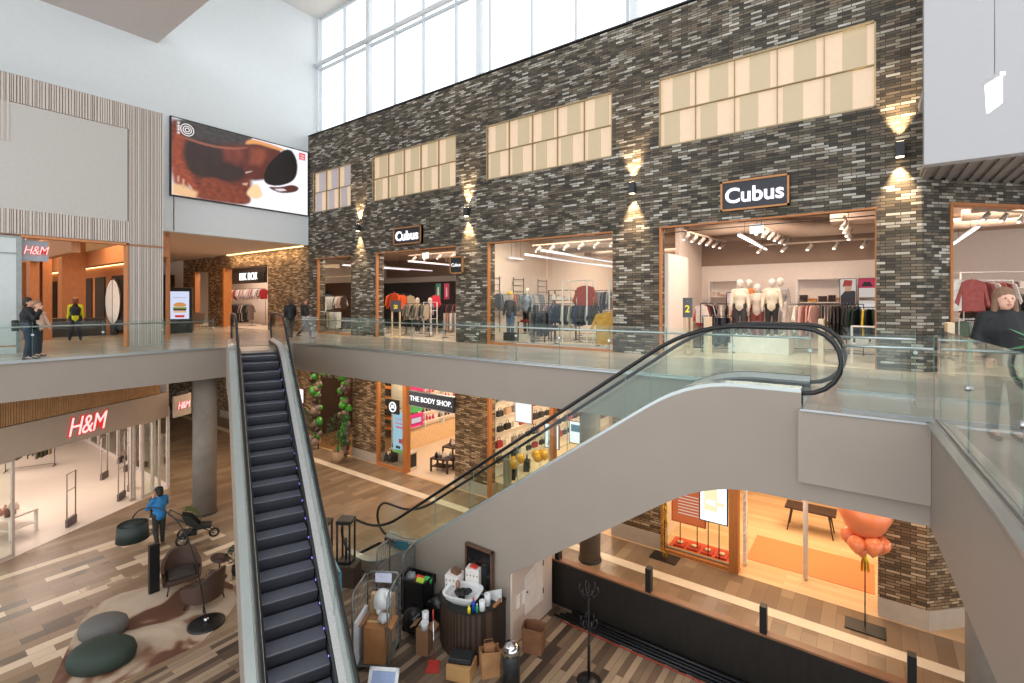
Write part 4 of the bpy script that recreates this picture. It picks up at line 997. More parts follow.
poster('white shirt poster below the pink poster', (-.02,19.3,.95), .42, .7, [('a','#f7f5f2',[(-.16,.05),(.16,.05),(.2,.6),(-.2,.6)]),('b','#d9a53a',[(-.05,.3),(.05,.3),(.05,.38),(-.05,.38)])])
poster('green poster on the black wall', (-18.2,18.4,1.75), .34, .8, [('a','#2b7a5a',[(-.17,.0),(.17,.0),(.17,.8),(-.17,.8)]),('b','#e3d7c9',[(-.06,.2),(.08,.2),(.06,.65),(-.05,.6)])])
poster('red and pink poster on the black wall', (-17.6,18.4,1.75), .34, .8, [('a','#d41f46',[(-.17,.0),(.17,.0),(.17,.8),(-.17,.8)]),('b','#f0c2c8',[(-.05,.1),(.06,.15),(.04,.6),(-.04,.6)])])
# little 2-for signs
def sale_sign(label, p, w, h, txt, board='#55565a', stand=None):
    t = thing('sale_sign', label, 'sign', p); MB().box(-w/2,w/2,0,.03,0,h).build('board', pm(board, .5), t)
    text_mesh('number', txt, pm('#e9cf1f', .5, emis=.4), h*.5, .004, .006, 0, t, (0,-.008,h*.42)); text_mesh('caption', '-', pm('#e9cf1f', .5), h*.2, .003, 0, 0, t, (0,-.008,h*.82))
    if stand:
        for x in (-w*.42, w*.34): MB().box(x,x+.06,-.02,.04,-stand,0).build('leg', pm('#d2b48c', .6), t)
        MB().box(-w*.42,w*.42,-.015,.03,-stand*.75,-stand*.68).build('crossbar', pm('#d2b48c', .6), t); MB().box(-w*.46,w*.46,-.3,.3,-stand,-stand+.03).build('foot', pm('#d2b48c', .6), t)
sale_sign('grey sign with a yellow 20 on a pale wooden stand in the black-walled entrance', (-17.5,14.95,1.15), .7, .52, '20', stand=1.15)
sale_sign('grey sign with a yellow 2 on a pale post left of the mannequins', (-4.42,15.1,1.13), .28, .6, '2', stand=1.13)
# pale post in front of the mannequin shop
for lb, p in (('pale wooden anti-theft post left of the mannequins', (-3.9,15.4,0)), ('pale wooden anti-theft post right of the mannequins', (-1.0,15.4,0)), ('pale wooden anti-theft post right of the corner pillar', (1.45,14.3,0)), ('pale anti-theft post in the black-walled entrance', (-13.6,15.0,0))):
    o = MB().box(-.06,.06,-.25,.25,0,1.15).box(-.09,.09,-.28,.28,0,.03).build('security_post', pm('#d9c4a6', .5), None, p, bevel=.01); tag(o, lb, 'post')
# mannequins
SK = '#c4bab0'
def mannequin(label, x, y, z, top, bot, rz=PI, H=1.78, base=True, hat=None):
    m = person(label, (x,y,z), rz, H, top, bot, '#e8e0d8', SK, SK, dict(LA=((.23,.03,1.18),(.25,.1,.93)), RA=((-.23,.0,1.18),(-.26,.05,.93))), name='mannequin', hat=hat); m['category'] = 'mannequin'
    if base: MB().lathe([(.22,0),(.22,.02),(0,.025)], (0,0,0), 20).build('base_plate', M['chrome'], m)
    return m
def plinth(label, x0, x1, y0, y1, h):
    o = MB().box(x0,x1,y0,y1,0,h).build('display_plinth', pm('#efe6dc', .5), bevel=.01); tag(o, label, 'plinth')
plinth('white plinth carrying the four mannequins behind the largest sign', -3.6, -1.9, 16.6, 17.9, .5)
mannequin('front left mannequin in cream top and dark patterned skirt', -3.3, 16.9, .5, '#cfc3ad', '#3b3638')
mannequin('rear left mannequin with rust scarf', -3.15, 17.5, .52, '#b5682c', '#5c4a40')
mannequin('front right mannequin in cream jacket and dark trousers', -2.4, 16.95, .5, '#cdbfa6', '#221f22')
mannequin('rear right mannequin in grey coat with yellow top', -2.25, 17.55, .55, '#8c8886', '#c9c0b8')
mannequin('mannequin in cream and pink top between the two front ones', -2.85, 17.2, .35, '#c9b5a5', '#7c3b36')
plinth('white plinth at the left of the wide window', -12.0, -11.0, 16.2, 17.0, .3)
mannequin('mannequin with yellow beanie and grey jacket at the left edge of the wide window', -11.3, 15.4, .1, '#4a4448', '#5f6d84', hat='#e0b01c', H=1.85)
mannequin('mannequin in grey denim jacket with red shirt in the wide window', -11.3, 16.55, .3, '#7f8a94', '#1c1b1e', H=1.85)
mannequin('mannequin in white top in the far left shop window', -24.4, 15.7, .1, '#e6e2e6', '#c0564c', H=1.7)
mannequin('mannequin with yellow scarf by the black wall', -18.6, 17.3, .0, '#c79b2d', '#2a292b')
mannequin('mannequin in grey coat by the black wall', -17.9, 17.5, .0, '#8d8791', '#3a3840')

# ----- signs of the shops
def shopsign(label, x0, x1, z0, z1, txt, size, y=14.5, frame='#b07a48'):
    t = thing('illuminated_sign', label, 'sign', (x0,y-.02,z0)); W = x1-x0; Hh = z1-z0
    MB().box(0,W,-.12,0,0,Hh).build('board', pm('#23242c', .5), t)
    b = MB(); w_ = .05; b.box(0,W,-.15,0,0,w_); b.box(0,W,-.15,0,Hh-w_,Hh); b.box(0,w_,-.15,0,0,Hh); b.box(W-w_,W,-.15,0,0,Hh); b.build('frame', pm(frame, .5, metal=.2), t)
    text_mesh('lettering', txt, em('#f4f2ff', 1.5), size, .02, .009*size/.5, 0, t, (W/2,-.15,Hh*.47))
shopsign('larger white lit name sign over the opening with the mannequins', -3.3, -1.63, 4.1, 4.92, 'Cubus', .56)
shopsign('smaller white lit name sign over the black-walled shop entrance', -16.95, -15.2, 4.1, 4.85, 'Cubus', .56)
t = thing('blade_sign', 'small black square name sign projecting from the pillar right of the black-walled entrance', 'sign', (-12.95,14.1,3.04))
MB().box(-.3,.3,-.03,.03,-.3,.3).build('board', M['black'], t); b = MB(); b.box(-.33,.33,-.04,.04,-.33,-.29); b.box(-.33,.33,-.04,.04,.29,.33); b.box(-.33,-.29,-.04,.04,-.33,.33); b.box(.29,.33,-.04,.04,-.33,.33); b.build('frame', pm('#b07a48', .5), t)
text_mesh('lettering', 'Cubus', em('#ffffff', 1.2), .19, .005, .001, 0, t, (0,-.04,0)); MB().box(-.02,.02,.03,.42,-.02,.02).build('arm', M['dgrey'], t)
# ----- up-and-down wall lamps
for i, (lb, x) in enumerate([('up-and-down wall lamp on the leftmost brick pillar', -19.5), ('up-and-down wall lamp on the pillar right of the black-walled entrance', -12.68), ('up-and-down wall lamp on the pillar left of the mannequin opening', -5.88), ('up-and-down wall lamp on the brick corner pillar', .6)]):
    t = thing('wall_lamp', lb, 'lamp', (x,14.5,5.12), 0, None)
    MB().box(-.09,.09,-.22,-.05,-.17,.17).build('housing', M['dgrey'], t, bevel=.01); MB().box(-.04,.04,-.06,0,-.06,.06).build('bracket', M['dgrey'], t)
    MB().box(-.07,.07,-.2,-.07,-.175,-.168).build('lens', em('#ffe2b8', 12), t); MB().box(-.07,.07,-.2,-.07,.168,.175).build('lens', em('#ffe2b8', 12), t)
    for k in (-1, 1):
        l = bpy.data.lights.new('wall_lamp_beam', 'SPOT'); l.energy = 620; l.color = lin('#ffd8a6')[:3]; l.spot_size = R(58); l.spot_blend = .85; l.shadow_soft_size = .03
        o = bpy.data.objects.new('wall_lamp_beam', l); C.objects.link(o); o.location = (x,14.34,5.12+k*.2); o.rotation_euler = (R(10) if k < 0 else PI-R(10), 0, 0)
# area panels added to brighten the shops, hidden above the openings
for x, y, pw, sx, sy in [(-22,16.3,170,3,1.8),(-17,16.3,170,3.5,1.8),(-14.6,16.2,110,2.5,1.8),(-9.3,16.2,290,4,1.8),(-9,25,300,5,5),(-2.5,16.2,215,4,1.8),(3.5,19.5,300,3,3)]:
    area('shop_fill', (x,y,4.33), sx, pw, '#ffe6d2', sy=sy)
# ----- far left shop with bright goods
struct(MB().box(-46,-28,18.6,18.8,0,4.6).box(-46.2,-46,14.7,18.6,0,4.6).box(-28.1,-27.97,14.95,18.6,0,4.6).box(-46,-28,14.7,18.8,4.5,4.6).build('wall_far_shop', WARM))
struct(MB().box(-33.62,-33.4,14.4,14.9,0,3.8).build('trim_16', FR))
t = thing('illuminated_sign', 'white lit letters over the small shop at the far end of the walkway', 'sign', (-31.6,14.7,3.1)); MB().box(-1.3,2.9,0,.1,-.35,.6).build('board', pm('#3a2f2b', .6), t)
text_mesh('lettering', 'BIK BOK', em('#ffffff', 1.6), .62, .02, .004, 0, t, (.9,-.03,.05)); MB().box(1.95,2.85,-.05,0,-.3,.3).build('side_panel', M['black'], t)
garment_rack('rack of dark and grey clothes in the far end shop', 'dark or grey garment in the far end shop', (-38.6,16.2,0), 5.2, 0, DARKS+MIX, 'dress', z=1.4, n=34, seed=31)
garment_rack('upper row of pale blouses in the far end shop', 'pale or red blouse hanging high in the far end shop', (-39.2,17.2,0), 5.6, 0, ['#e8e0dc','#c9c4cc','#b3272f','#d7b39a','#8c6a55'], 'top', z=2.5, n=34, seed=32)
area('shop_fill', (-35,16.2,4.45), 7, 260, '#ffe6d2', sy=1.5)  # added panel brightening the far shop, no visible fixture
area('cove_light', (-28.5,14.2,4.5), 8, 100, '#ffd9a8', sy=.1)
tag(MB().box(-33,-24.35,14.40,14.50,4.55,4.595).build('light_strip', em('#ffd79a', 3)), 'warm light strip along the top of the far brick wall', 'light')
# shop right of the 45 degree wall
struct(MB().box(.7,10,26,26.2,0,4.36).build('wall_right_shop', WARM))
b = MB(); b.prism([P45(.75,-.03),P45(.81,-.03),P45(.81,.25),P45(.75,.25)], 'z', 0, 3.88); b.prism([P45(.74,-.03),P45(9,-.03),P45(9,.25),P45(.74,.25)], 'z', 3.84, 3.9); struct(b.build('trim_17', FR))
shelving('white wall shelves far back right of the corner', (2.5,22,0), 4, .5, 2.6, 5, .4, RKW, MIX+['#3f6d8c'], 12, 'coloured pile on the shelves far back right of the corner')
# ---------------------------------------------------------------- people
person('woman in black jacket and jeans at the left railing, hands raised to her face', (-18.75,3.02,0), -.35, 1.70, '#131517', '#26364a', '#1b1513', '#1d1512', '#c9977c',
       dict(LA=((.24,.16,1.18),(.07,.26,1.42)), RA=((-.24,.14,1.18),(-.06,.26,1.40)), LL=((.09,.02,.50),(.14,-.03,.09)), RL=((-.08,.02,.50),(-.09,.05,.09)), look=(.3,1,.05), LH=(-.3,.3,1), RH=(.3,.3,1)), fem=True, bulky=1.12)
o = MB().box(-.05,.05,-.08,.08,-.15,.15).build('handbag', M['black'], None, (-18.95,2.80,.95), bevel=.03); tag(o, 'black shoulder bag hanging at the hip of the woman at the left railing', 'bag')
person('person in pale beige coat half hidden behind the woman in black, arm pointing right', (-19.6,3.35,0), -.6, 1.62, '#d9b7a4', '#2b3340', '#1b1513', '#8a6b4f', '#d3a088',
       dict(RA=((-.20,.1,1.2),(-.22,.2,.98)), LA=((.34,.22,1.36),(.55,.42,1.38)), look=(.5,1,0), LH=(1,.6,.05)), fem=True)
person('worker in yellow and black high-visibility vest seen from behind in the corridor opening', (-26.6,5.7,0), 1.3, 1.75, '#d8e021', '#1b2336', '#141414', '#7b4a2c', '#b98468',
       dict(LL=((.11,0,.5),(.16,0,.09)), RL=((-.11,0,.5),(-.18,0,.09)), look=(0,1,0)), vest='#1b1c22', hat='#9a6544')
person('left one of two people in dark coats walking by the far wall', (-20.46,11.56,0), 1.2, 1.72, '#1a1b20', '#4a4c46', '#141414', '#4a3020', '#b98468',
       dict(LL=((.1,.22,.52),(.1,.30,.1)), RL=((-.1,.0,.5),(-.1,-.38,.16)), LA=((.22,.1,1.18),(.24,.22,1.0)), RA=((-.22,-.1,1.18),(-.22,-.05,.95))), bulky=1.1)
person('right one of two people in dark coats striding past the far brick wall', (-19.97,11.95,0), -1.2, 1.72, '#111217', '#23262c', '#141414', '#5c3f30', '#b98468',
       dict(LL=((.1,.26,.54),(.1,.40,.1)), RL=((-.1,-.04,.5),(-.1,-.44,.18)), LA=((.22,.18,1.2),(.24,.34,1.04)), RA=((-.22,-.12,1.18),(-.22,-.2,.97))), bulky=1.1)
person('woman with long fair hair in a black coat on the right walkway', (1.29,8.0,0), 3.4, 1.74, '#0e0f11', '#101114', '#101010', '#75563e', '#d6a48c',
       dict(LA=((.25,.0,1.18),(.20,.14,.98)), RA=((-.25,.0,1.18),(-.22,.14,.97)), look=(0,1,0)), fem=True, long_hair=True, bulky=1.15, hem=.78)
m = person('man in blue jacket and dark cap holding a child, lower floor', (-17.44,5.68,LOW), 1.75, 1.78, '#1f6fa8', '#2e2a22', '#6b5238', '#1c1613', '#c9977c',
       dict(LA=((.26,.10,1.20),(.10,.30,1.30)), RA=((-.26,.12,1.20),(-.02,.32,1.22)), LL=((.10,.02,.50),(.12,.05,.09)), RL=((-.10,.0,.50),(-.12,-.14,.09)), LH=(-1,.4,.2), RH=(1,.3,.2), look=(0,1,-.1)), hat='#15161a', bulky=1.08)
c = person('small child in a dark carrier held against the chest of the man in blue', (-17.73,5.63,LOW+.62), 1.75+PI, .95, '#23262c', '#23262c', '#e0d0c0', '#b58a5a', '#d6a48c',
       dict(LA=((.2,.15,1.25),(.1,.28,1.3)), RA=((-.2,.15,1.25),(-.1,.28,1.3)), LL=((.2,.2,.8),(.24,.15,.5)), RL=((-.2,.2,.8),(-.24,.15,.5)), look=(.4,1,0)))
# ---------------------------------------------------------------- shops of the lower floor
Z0 = LOW
struct(MB().box(-50,.6,14.95,30,-1.35,-1.3).build('ceiling_lower_shops', pm('#cdbba6', .8)))
b = MB(); b.box(-19.3,-19.1,16.2,27,Z0,-1.35); b.box(-19.1,-12.4,25.8,26,Z0,-1.35); b.box(-12.45,-12.25,14.95,27,Z0,-1.35); b.box(-12.25,-5.2,26.8,27,Z0,-1.35); b.box(-5.3,-5.1,14.95,24,Z0,-1.35); b.box(-5.1,1.8,23.8,24,Z0,-1.35); b.box(1.9,2.1,16.2,24,Z0,-1.35)
struct(b.build('wall_lower_shop', pm('#e5d2bb', .75, var=.02)))
struct(MB().box(-26,-19.3,19.8,20,Z0,-1.35).box(-25,-24.8,14.95,20,Z0,-1.35).build('wall_restaurant', pm('#3a271b', .8, var=.3)))
struct(MB().box(-18.2,-17.0,15.3,15.4,Z0,-1.35).build('wall_display_window', pm('#eadccb', .7)))
# window and door frames
b = MB(); b.box(-18.24,-18.14,14.44,14.62,Z0,-1.0); b.box(-16.42,-16.18,14.40,14.66,Z0,-1.0); b.box(-18.2,-16.3,14.42,14.7,Z0,Z0+.12); struct(b.build('trim_21', FR, bevel=.01))
b = MB(); b.box(-11.70,-11.6,14.44,14.64,Z0,-1.0); b.box(-8.92,-8.75,14.42,14.66,Z0,-1.0); struct(b.build('trim_22', FR, bevel=.01))
b = MB(); b.box(-5.02,-4.94,14.44,14.64,Z0,-1.0); b.box(-3.10,-2.86,14.40,14.66,Z0,-1.0); b.box(-4.95,-3.1,14.42,14.75,Z0,Z0+.1); struct(b.build('trim_23', FR, bevel=.01))
for i, (a, c) in enumerate([(-18.1,-16.45),(-11.5,-8.95),(-4.9,-3.12)]):
    d = struct(bpy.data.objects.new('window_%d' % (10+i), None)); C.objects.link(d); d.location = (a,14.55,Z0+.12)
    MB().box(0,c-a,0,.012,0,4.3).build('glass', M['sglass'], d); MB().box(0,c-a,-.03,.03,0,.03).build('glazing_bead', M['alu'], d)
# cosmetics shop
struct(MB().box(-19.1,-12.45,14.5,25.8,Z0,Z0+.012).build('floor_cosmetics', pm('#cdbda9', .35, var=.04)))
struct(MB().box(-24.8,-19.3,14.5,19.8,Z0,Z0+.012).build('floor_restaurant', pm('#8a6442', .4, var=.1)))
t = thing('illuminated_sign', 'dark lit name board over the entrance of the lower cosmetics shop', 'sign', (-15.95,14.35,-2.82))
MB().box(0,2.6,0,.1,0,.6).build('board', pm('#3b424d', .4), t); b = MB(); b.box(-.03,2.63,-.01,.11,-.03,0); b.box(-.03,2.63,-.01,.11,.6,.63); b.build('frame', M['steel'], t)
text_mesh('lettering', 'THE BODY SHOP.', em('#ffffff', 1.1), .30, .01, .002, 0, t, (1.3,-.012,.3), sx=1.04)
t = thing('blade_sign', 'black square sign with a white round emblem left of the cosmetics shop entrance', 'sign', (-16.9,14.3,-3.02)); MB().box(-.38,.38,-.03,.03,-.3,.32).build('board', M['black'], t)
b = MB(); b.tube([(.2*math.cos(2*PI*k/24),-.04,.2*math.sin(2*PI*k/24)) for k in range(24)], .028, 6, closed=True); b.tube([(-.1,-.04,-.08),(-.04,-.04,.1),(0,-.04,-.06),(.05,-.04,.1),(.1,-.04,-.08)], .02, 6); b.build('emblem', em('#f0f0f0', 1.4), t)
MB().box(.3,.5,-.02,.02,-.02,.02).build('bracket', M['dgrey'], t)
t = thing('window_poster', 'tall pale blue poster with pink writing in the cosmetics shop window', 'poster', (-16.95,14.75,-5.2)); MB().box(-.5,.5,0,.03,0,1.85).build('panel', M['white'], t)
picture('print', t, [('g','#6fa35a',[(-.5,0),(.5,0),(.5,.12),(.1,.18),(-.5,.1)]),('p','#e07aa0',[(-.35,1.3),(.35,1.3),(.35,1.36),(-.35,1.36)]),('p2','#e05c8e',[(-.3,1.12),(.3,1.12),(.3,1.2),(-.3,1.2)]),('p3','#e07aa0',[(-.35,1.5),(.35,1.5),(.35,1.54),(-.35,1.54)]),('r','#c2334a',[(-.1,.45),(.1,.45),(.1,.65),(-.1,.65)]),('k','#3a2f33',[(.12,.4),(.42,.4),(.42,.7),(.12,.7)]),('k2','#2c2527',[(-.3,.2),(0,.2),(0,.32),(-.3,.32)])], -.002, '#a5cfe6', (-.5,.5,0,1.85), .8, 'y')
t = thing('window_bench', 'low grey display bench behind the cosmetics shop window', 'bench', (-17.9,14.9,Z0)); MB().box(0,1.4,0,.5,.62,.68).build('top', pm('#c9c0b4', .5), t)
for x in (.05,1.25): MB().box(x,x+.1,.05,.45,0,.62).build('leg', M['dgrey'], t)
t = thing('vase', 'slim dark vase with a twig standing on the window bench', 'vase', (-17.75,15.05,Z0+.68)); MB().lathe([(.05,0),(.09,.12),(.05,.28),(.03,.4),(.045,.45)], n=14).build('body', M['black'], t)
MB().tube([(0,0,.4),(-.03,0,.7),(-.12,.02,.95)], .012, 5).build('twig', M['darkwood'], t)
for lb, x in (('small dark flask on the floor left under the window bench', -17.95), ('second dark flask on the floor under the window bench', -17.7)):
    o = MB().lathe([(.09,0),(.12,.1),(.1,.25),(.04,.33),(.05,.4)], n=12).build('flask', M['dgrey'], None, (x,14.78,Z0+.12)); tag(o, lb, 'flask')
t = thing('product_shelves', 'long white wall shelves of small products inside the cosmetics shop', 'shelf', (-19.08,16.6,Z0))
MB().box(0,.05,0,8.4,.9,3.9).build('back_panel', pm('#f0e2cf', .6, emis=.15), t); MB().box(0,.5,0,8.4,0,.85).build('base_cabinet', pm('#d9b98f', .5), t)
for k in range(6): MB().box(0,.32,0,8.4,1.15+.48*k,1.19+.48*k).build('shelf', pm('#f2e8da', .5), t)
for k in range(7): MB().box(0,.34,1.4*k-.02,1.4*k+.02,.85,3.95).build('divider', M['white'], t)
rs = random.Random(8); pb = MB().lathe([(.07,0),(.07,.16),(.03,.19),(.03,.26),(0,.26)], n=8).build('product', M['dgrey']); pm0 = pb.data; bpy.data.objects.remove(pb)
for k in range(6):
    for j in range(7):
        colr = rs.choice(['#6b8f4a','#8a3b2c','#c23b6a','#c9a25a','#4d6e4f','#d86a8c','#b0522c','#5a3a2c'])
        for q in range(4):
            o = bpy.data.objects.new('product_bottle', pm0); C.objects.link(o); o.location = (-18.9, 16.6+1.2*j+.2+.24*q, Z0+1.19+.48*k); o.scale = (1,1,rs.uniform(.7,1.2))
            o.material_slots[0].link = 'OBJECT'; o.material_slots[0].material = pm(colr, .4); tag(o, 'small coloured product on the wall shelves of the cosmetics shop', 'bottle', 'products on the cosmetics wall shelves')
t = thing('wall_banner', 'magenta and green promotion panels at the left end of the cosmetics shelves', 'banner', (-18.62,17.25,Z0+1.1)); 
for k, c_ in enumerate(['#d02a78','#3f9a58','#c92b6f']): MB().box(0,.03,-.5,.45,.75*k,.75*k+.65).build('panel', pm(c_, .6, emis=.25), t)
picture('print', t, [('a','#f2e7ea',[(-.35,.2),(.3,.2),(.3,.45),(-.35,.45)]),('b','#f2e7ea',[(-.35,1.75),(.3,1.75),(.3,1.95),(-.35,1.95)])], .034, '#d02a78', (-.4,.35,.1,.5), .6, 'x')
def disp_table(label, glabel, p, w, d, h, cols, rz=0, n=14, mat=None):
    t = thing('display_table', label, 'table', p, rz); mm = mat or M['darkwood']
    MB().box(0,w,0,d,h-.06,h).build('table_top', mm, t, bevel=.008); MB().box(.05,w-.05,.05,d-.05,h*.35,h*.35+.03).build('lower_shelf', mm, t)
    for x in (.04,w-.04):
        for y in (.04,d-.04): MB().box(x-.035,x+.035,y-.035,y+.035,0,h-.06).build('leg', mm, t)
    rs = random.Random(int(abs(p[0]*10))); c, s = math.cos(rz), math.sin(rz)
    for k in range(n):
        x, y = rs.uniform(.1,w-.1), rs.uniform(.08,d-.08); o = bpy.data.objects.new('product_bottle', pm0); C.objects.link(o)
        o.location = (p[0]+c*x-s*y, p[1]+s*x+c*y, p[2]+h); o.scale = (1,1,rs.uniform(.6,1.1)); o.material_slots[0].link = 'OBJECT'; o.material_slots[0].material = pm(rs.choice(cols), .4); tag(o, glabel, 'bottle', glabel+'s')
disp_table('dark wooden display table with red and black products in the cosmetics entrance', 'small product on the rear dark table of the cosmetics shop', (-15.5,15.9,Z0), 1.3, .9, .95, ['#7a1f26','#1e1a1c','#b3303a','#c9c0b8'], .2, 20)
disp_table('low dark table in front of the cosmetics display table', 'small product on the front low table of the cosmetics shop', (-15.55,15.2,Z0), .9, .6, .6, ['#7d8894','#1e1a1c','#c9c0b8'], .2, 8)
tag(MB().box(-.3,.3,0,.04,0,.95).box(-.25,.25,-.005,0,.1,.85).build('display_board', M['black'], None, (-14.3,17.2,Z0+1.2)), 'black upright board above the cosmetics display table', 'board')
# bag shop
t = thing('handbag_display', 'tall white display wall with rails and a wooden plinth in the handbag shop', 'shelf', (-12.24,15.3,Z0))
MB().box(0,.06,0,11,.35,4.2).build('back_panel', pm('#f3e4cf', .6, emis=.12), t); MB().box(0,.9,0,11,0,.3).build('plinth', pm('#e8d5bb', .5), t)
for k in range(5): MB().box(.06,.34,0,11,.95+.62*k,.98+.62*k).build('shelf', pm('#efe3d3', .5), t)
bb = MB(); bb.prism([(-.17,0),(.17,0),(.14,.22),(-.14,.22)], 'x', -.07, .07); bb.tube([(0,-.09,.22),(0,-.07,.34),(0,.07,.34),(0,.09,.22)], .012, 6); tmp = bb.build('handbag', M['dgrey']); bagm = tmp.data; bpy.data.objects.remove(tmp)
rs = random.Random(12)
for k in range(5):
    for j in range(20):
        o = bpy.data.objects.new('handbag', bagm); C.objects.link(o); s_ = rs.uniform(.85,1.3); o.location = (-12.0, 15.6+.52*j+rs.uniform(-.06,.06), Z0+.98+.62*k); o.scale = (s_, s_, s_)
        o.material_slots[0].link = 'OBJECT'; o.material_slots[0].material = pm(rs.choice(['#17171a','#17171a','#2a2527','#a32632','#c9a48a','#6b5648','#8f8a86','#1e2a2e','#e6dcd0']), .5)
        tag(o, 'handbag on the display wall of the lower bag shop', 'handbag', 'handbags on the display wall')
for lb, p, s_ in (('big dark handbag on the plinth at the left of the bag shop', (-11.7,16.1,Z0+.3), 2.0), ('dark suitcase on the plinth behind the yellow balloons', (-11.75,17.2,Z0+.3), 1.8), ('black bag on the floor display by the wooden post', (-9.3,16.3,Z0+.55), 1.8), ('black rucksack on the round stand right of the wooden post', (-8.2,16.6,Z0+.55), 1.9)):
    o = bpy.data.objects.new('handbag', bagm); C.objects.link(o); o.location = p; o.scale = (s_,s_,s_); o.material_slots[0].link = 'OBJECT'; o.material_slots[0].material = pm('#1d1d20', .5); o.rotation_euler = (0,0,.5); tag(o, lb, 'handbag')
plw = pm('#caa06c', .5)
for lb, x, y in (('wooden plinth beside the post of the bag shop', -9.3, 16.3), ('wooden plinth right of the post of the bag shop', -8.2, 16.6)):
    o = MB().box(-.5,.5,-.4,.4,0,.55).build('display_plinth', plw, None, (x,y,Z0), bevel=.01); tag(o, lb, 'plinth')
def balloons(label, p, n, r, col, spread, pole=0, seed=1, base=False, big=None):
    t = thing('balloon_bunch', label, 'balloons', p); rs = random.Random(seed)
    m = pm(col, .25, var=.02, coat=.3)
    for k in range(n):
        a = 2*PI*k/n; rr = spread*(.6+.5*rs.random()); q = (rr*math.cos(a), rr*math.sin(a), rs.uniform(-.5,.5)*spread)
        bl = MB(); bl.lathe([(.0,-r*1.15),(.02,-r*1.12),(.3*r,-r*.95),(.75*r,-r*.5),(r,.05*r),(.85*r,.6*r),(.45*r,.95*r),(0,r*1.05)], (0,0,0), 14)
        o = bl.build('balloon', m, t, q); o.rotation_euler = (rs.uniform(-.6,.6), rs.uniform(-.6,.6), 0)
    return t
for lb, p, sd in (('bunch of yellow balloons at the left of the handbag shop', (-11.05,15.5,-4.55), 1), ('bunch of yellow balloons on a stand in the middle of the handbag shop', (-10.9,16.9,-4.75), 2)):
    t = balloons(lb, p, 4, .2, '#e3a81c', .2, seed=sd)
    MB().tube([(0,0,-.1),(0,0,Z0-p[2]+.02)], .012, 6).build('pole', M['steel'], t); MB().lathe([(.16,0),(.16,.02),(0,.03)], (0,0,Z0-p[2]), 14).build('base', M['steel'], t)
def lit_panel(label, p, w, h, rz=0, layers=(), bgc='#f4f1f2', s=1.3, thick=.06, frame='#8a5a44', stand=None):
    t = thing('lit_panel', label, 'screen', p, rz); MB().box(-w/2-.03,w/2+.03,0,thick,-.03,h+.03).build('frame', pm(frame, .4), t)
    picture('screen', t, list(layers), -.003, bgc, (-w/2,w/2,0,h), s, 'y')
    if stand:
        for x in stand: MB().tube([(x,thick/2,-.03),(x,thick/2,Z0-p[2]+.02)], .014, 6).build('pole', M['black'], t)
        MB().box(min(stand)-.12,max(stand)+.12,-.2,.25,Z0-p[2],Z0-p[2]+.02).build('foot', M['black'], t)
    return t
lit_panel('bright white poster hanging high in the handbag shop', (-11.1,16,-3.2), .78, .75, s=1.1)
lit_panel('white poster with a pen-stroke drawing left of the wooden post', (-9.35,15.3,-3.75), .55, .85, layers=[('a','#3c4654',[(-.2,.1),(-.15,.1),(.2,.75),(.15,.75)]),('b','#3c4654',[(-.1,.5),(.15,.3),(.2,.35),(-.05,.55)])], s=1.2)
lit_panel('smaller poster with dark picture right of the wooden post', (-8.35,15.3,-3.4), .5, .75, layers=[('a','#4a6a7c',[(-.2,.4),(.2,.4),(.2,.65),(-.2,.65)])], s=1.1)
t = thing('red_rack', 'shelf of red and cream goods seen low behind the right escalator', 'shelf', (-7.2,16,Z0))
MB().box(0,.9,0,.5,0,3.2).build('cabinet', pm('#e9d9c2', .6), t); rs = random.Random(4)
for k in range(6):
    for j in range(5): MB().box(.06+.16*j,.18+.16*j,-.06,0,.3+.45*k,.5+.45*k).build('package', pm(rs.choice(['#b3322c','#e9ddc9','#7a8f4a','#2c2a28','#d9a13c']), .5), t)
t = thing('anti_theft_post', 'pale upright post with a clear panel at the bag shop entrance', 'post', (-11.3,15.2,Z0)); MB().box(-.18,.18,-.03,.03,0,1.35).build('panel', pm('#a49a80', .4), t); MB().box(-.2,.2,-.06,.06,0,.06).build('foot', M['steel'], t)
# orange shop
ORG = pm('#e0703a', .6, var=.03, emis=.05)
tag(MB().box(-2.85,.15,15.45,17.2,Z0+.005,Z0+.02).build('orange_mat', pm('#d98050', .9, var=.06, scale=40)), 'large orange mat on the oak floor of the orange shop', 'mat')
struct(MB().box(-4.9,-3.1,14.75,15.5,Z0,Z0+.06).build('trim_24', pm('#c9462c', .5)))
t = lit_panel('orange notice board with white lines on two thin legs in the orange shop window', (-4.35,14.95,-5.05), .95, 1.0, layers=[('l%d' % k,'#f4e2d6',[(-.3,.8-k*.09),(.3,.8-k*.09),(.3,.825-k*.09),(-.3,.825-k*.09)]) for k in range(7)], bgc='#dd6a3c', s=.75, frame='#b3532c', stand=(-.25,.25))
t = lit_panel('glowing white screen on two thin legs in the orange shop window', (-3.6,14.8,-4.75), .72, 1.1, layers=[('a','#e6c9a5',[(-.26,.3),(.12,.3),(.12,.95),(-.26,.95)]),('b','#ffffff',[(-.2,.5),(.2,.45),(.2,.6),(-.2,.62)]),('c','#e6c9a5',[(.05,.48),(.3,.48),(.3,.6),(.05,.6)])], bgc='#f5f8ff', s=1.5, frame='#2c3a6a', stand=(-.15,.15))
t = thing('display_tray', 'row of red window trays with small goods on the sill of the orange shop', 'tray', (-4.8,14.8,Z0+.06))
for k in range(4): 
    MB().box(.4*k+.03,.4*k+.34,.05,.45,0,.05).build('tray', pm('#b33a22', .5), t); MB().lathe([(.06,.05),(.09,.09),(.0,.1)], (.4*k+.18,.25,0), 10).build('dish', pm('#e8c9a4', .4), t)
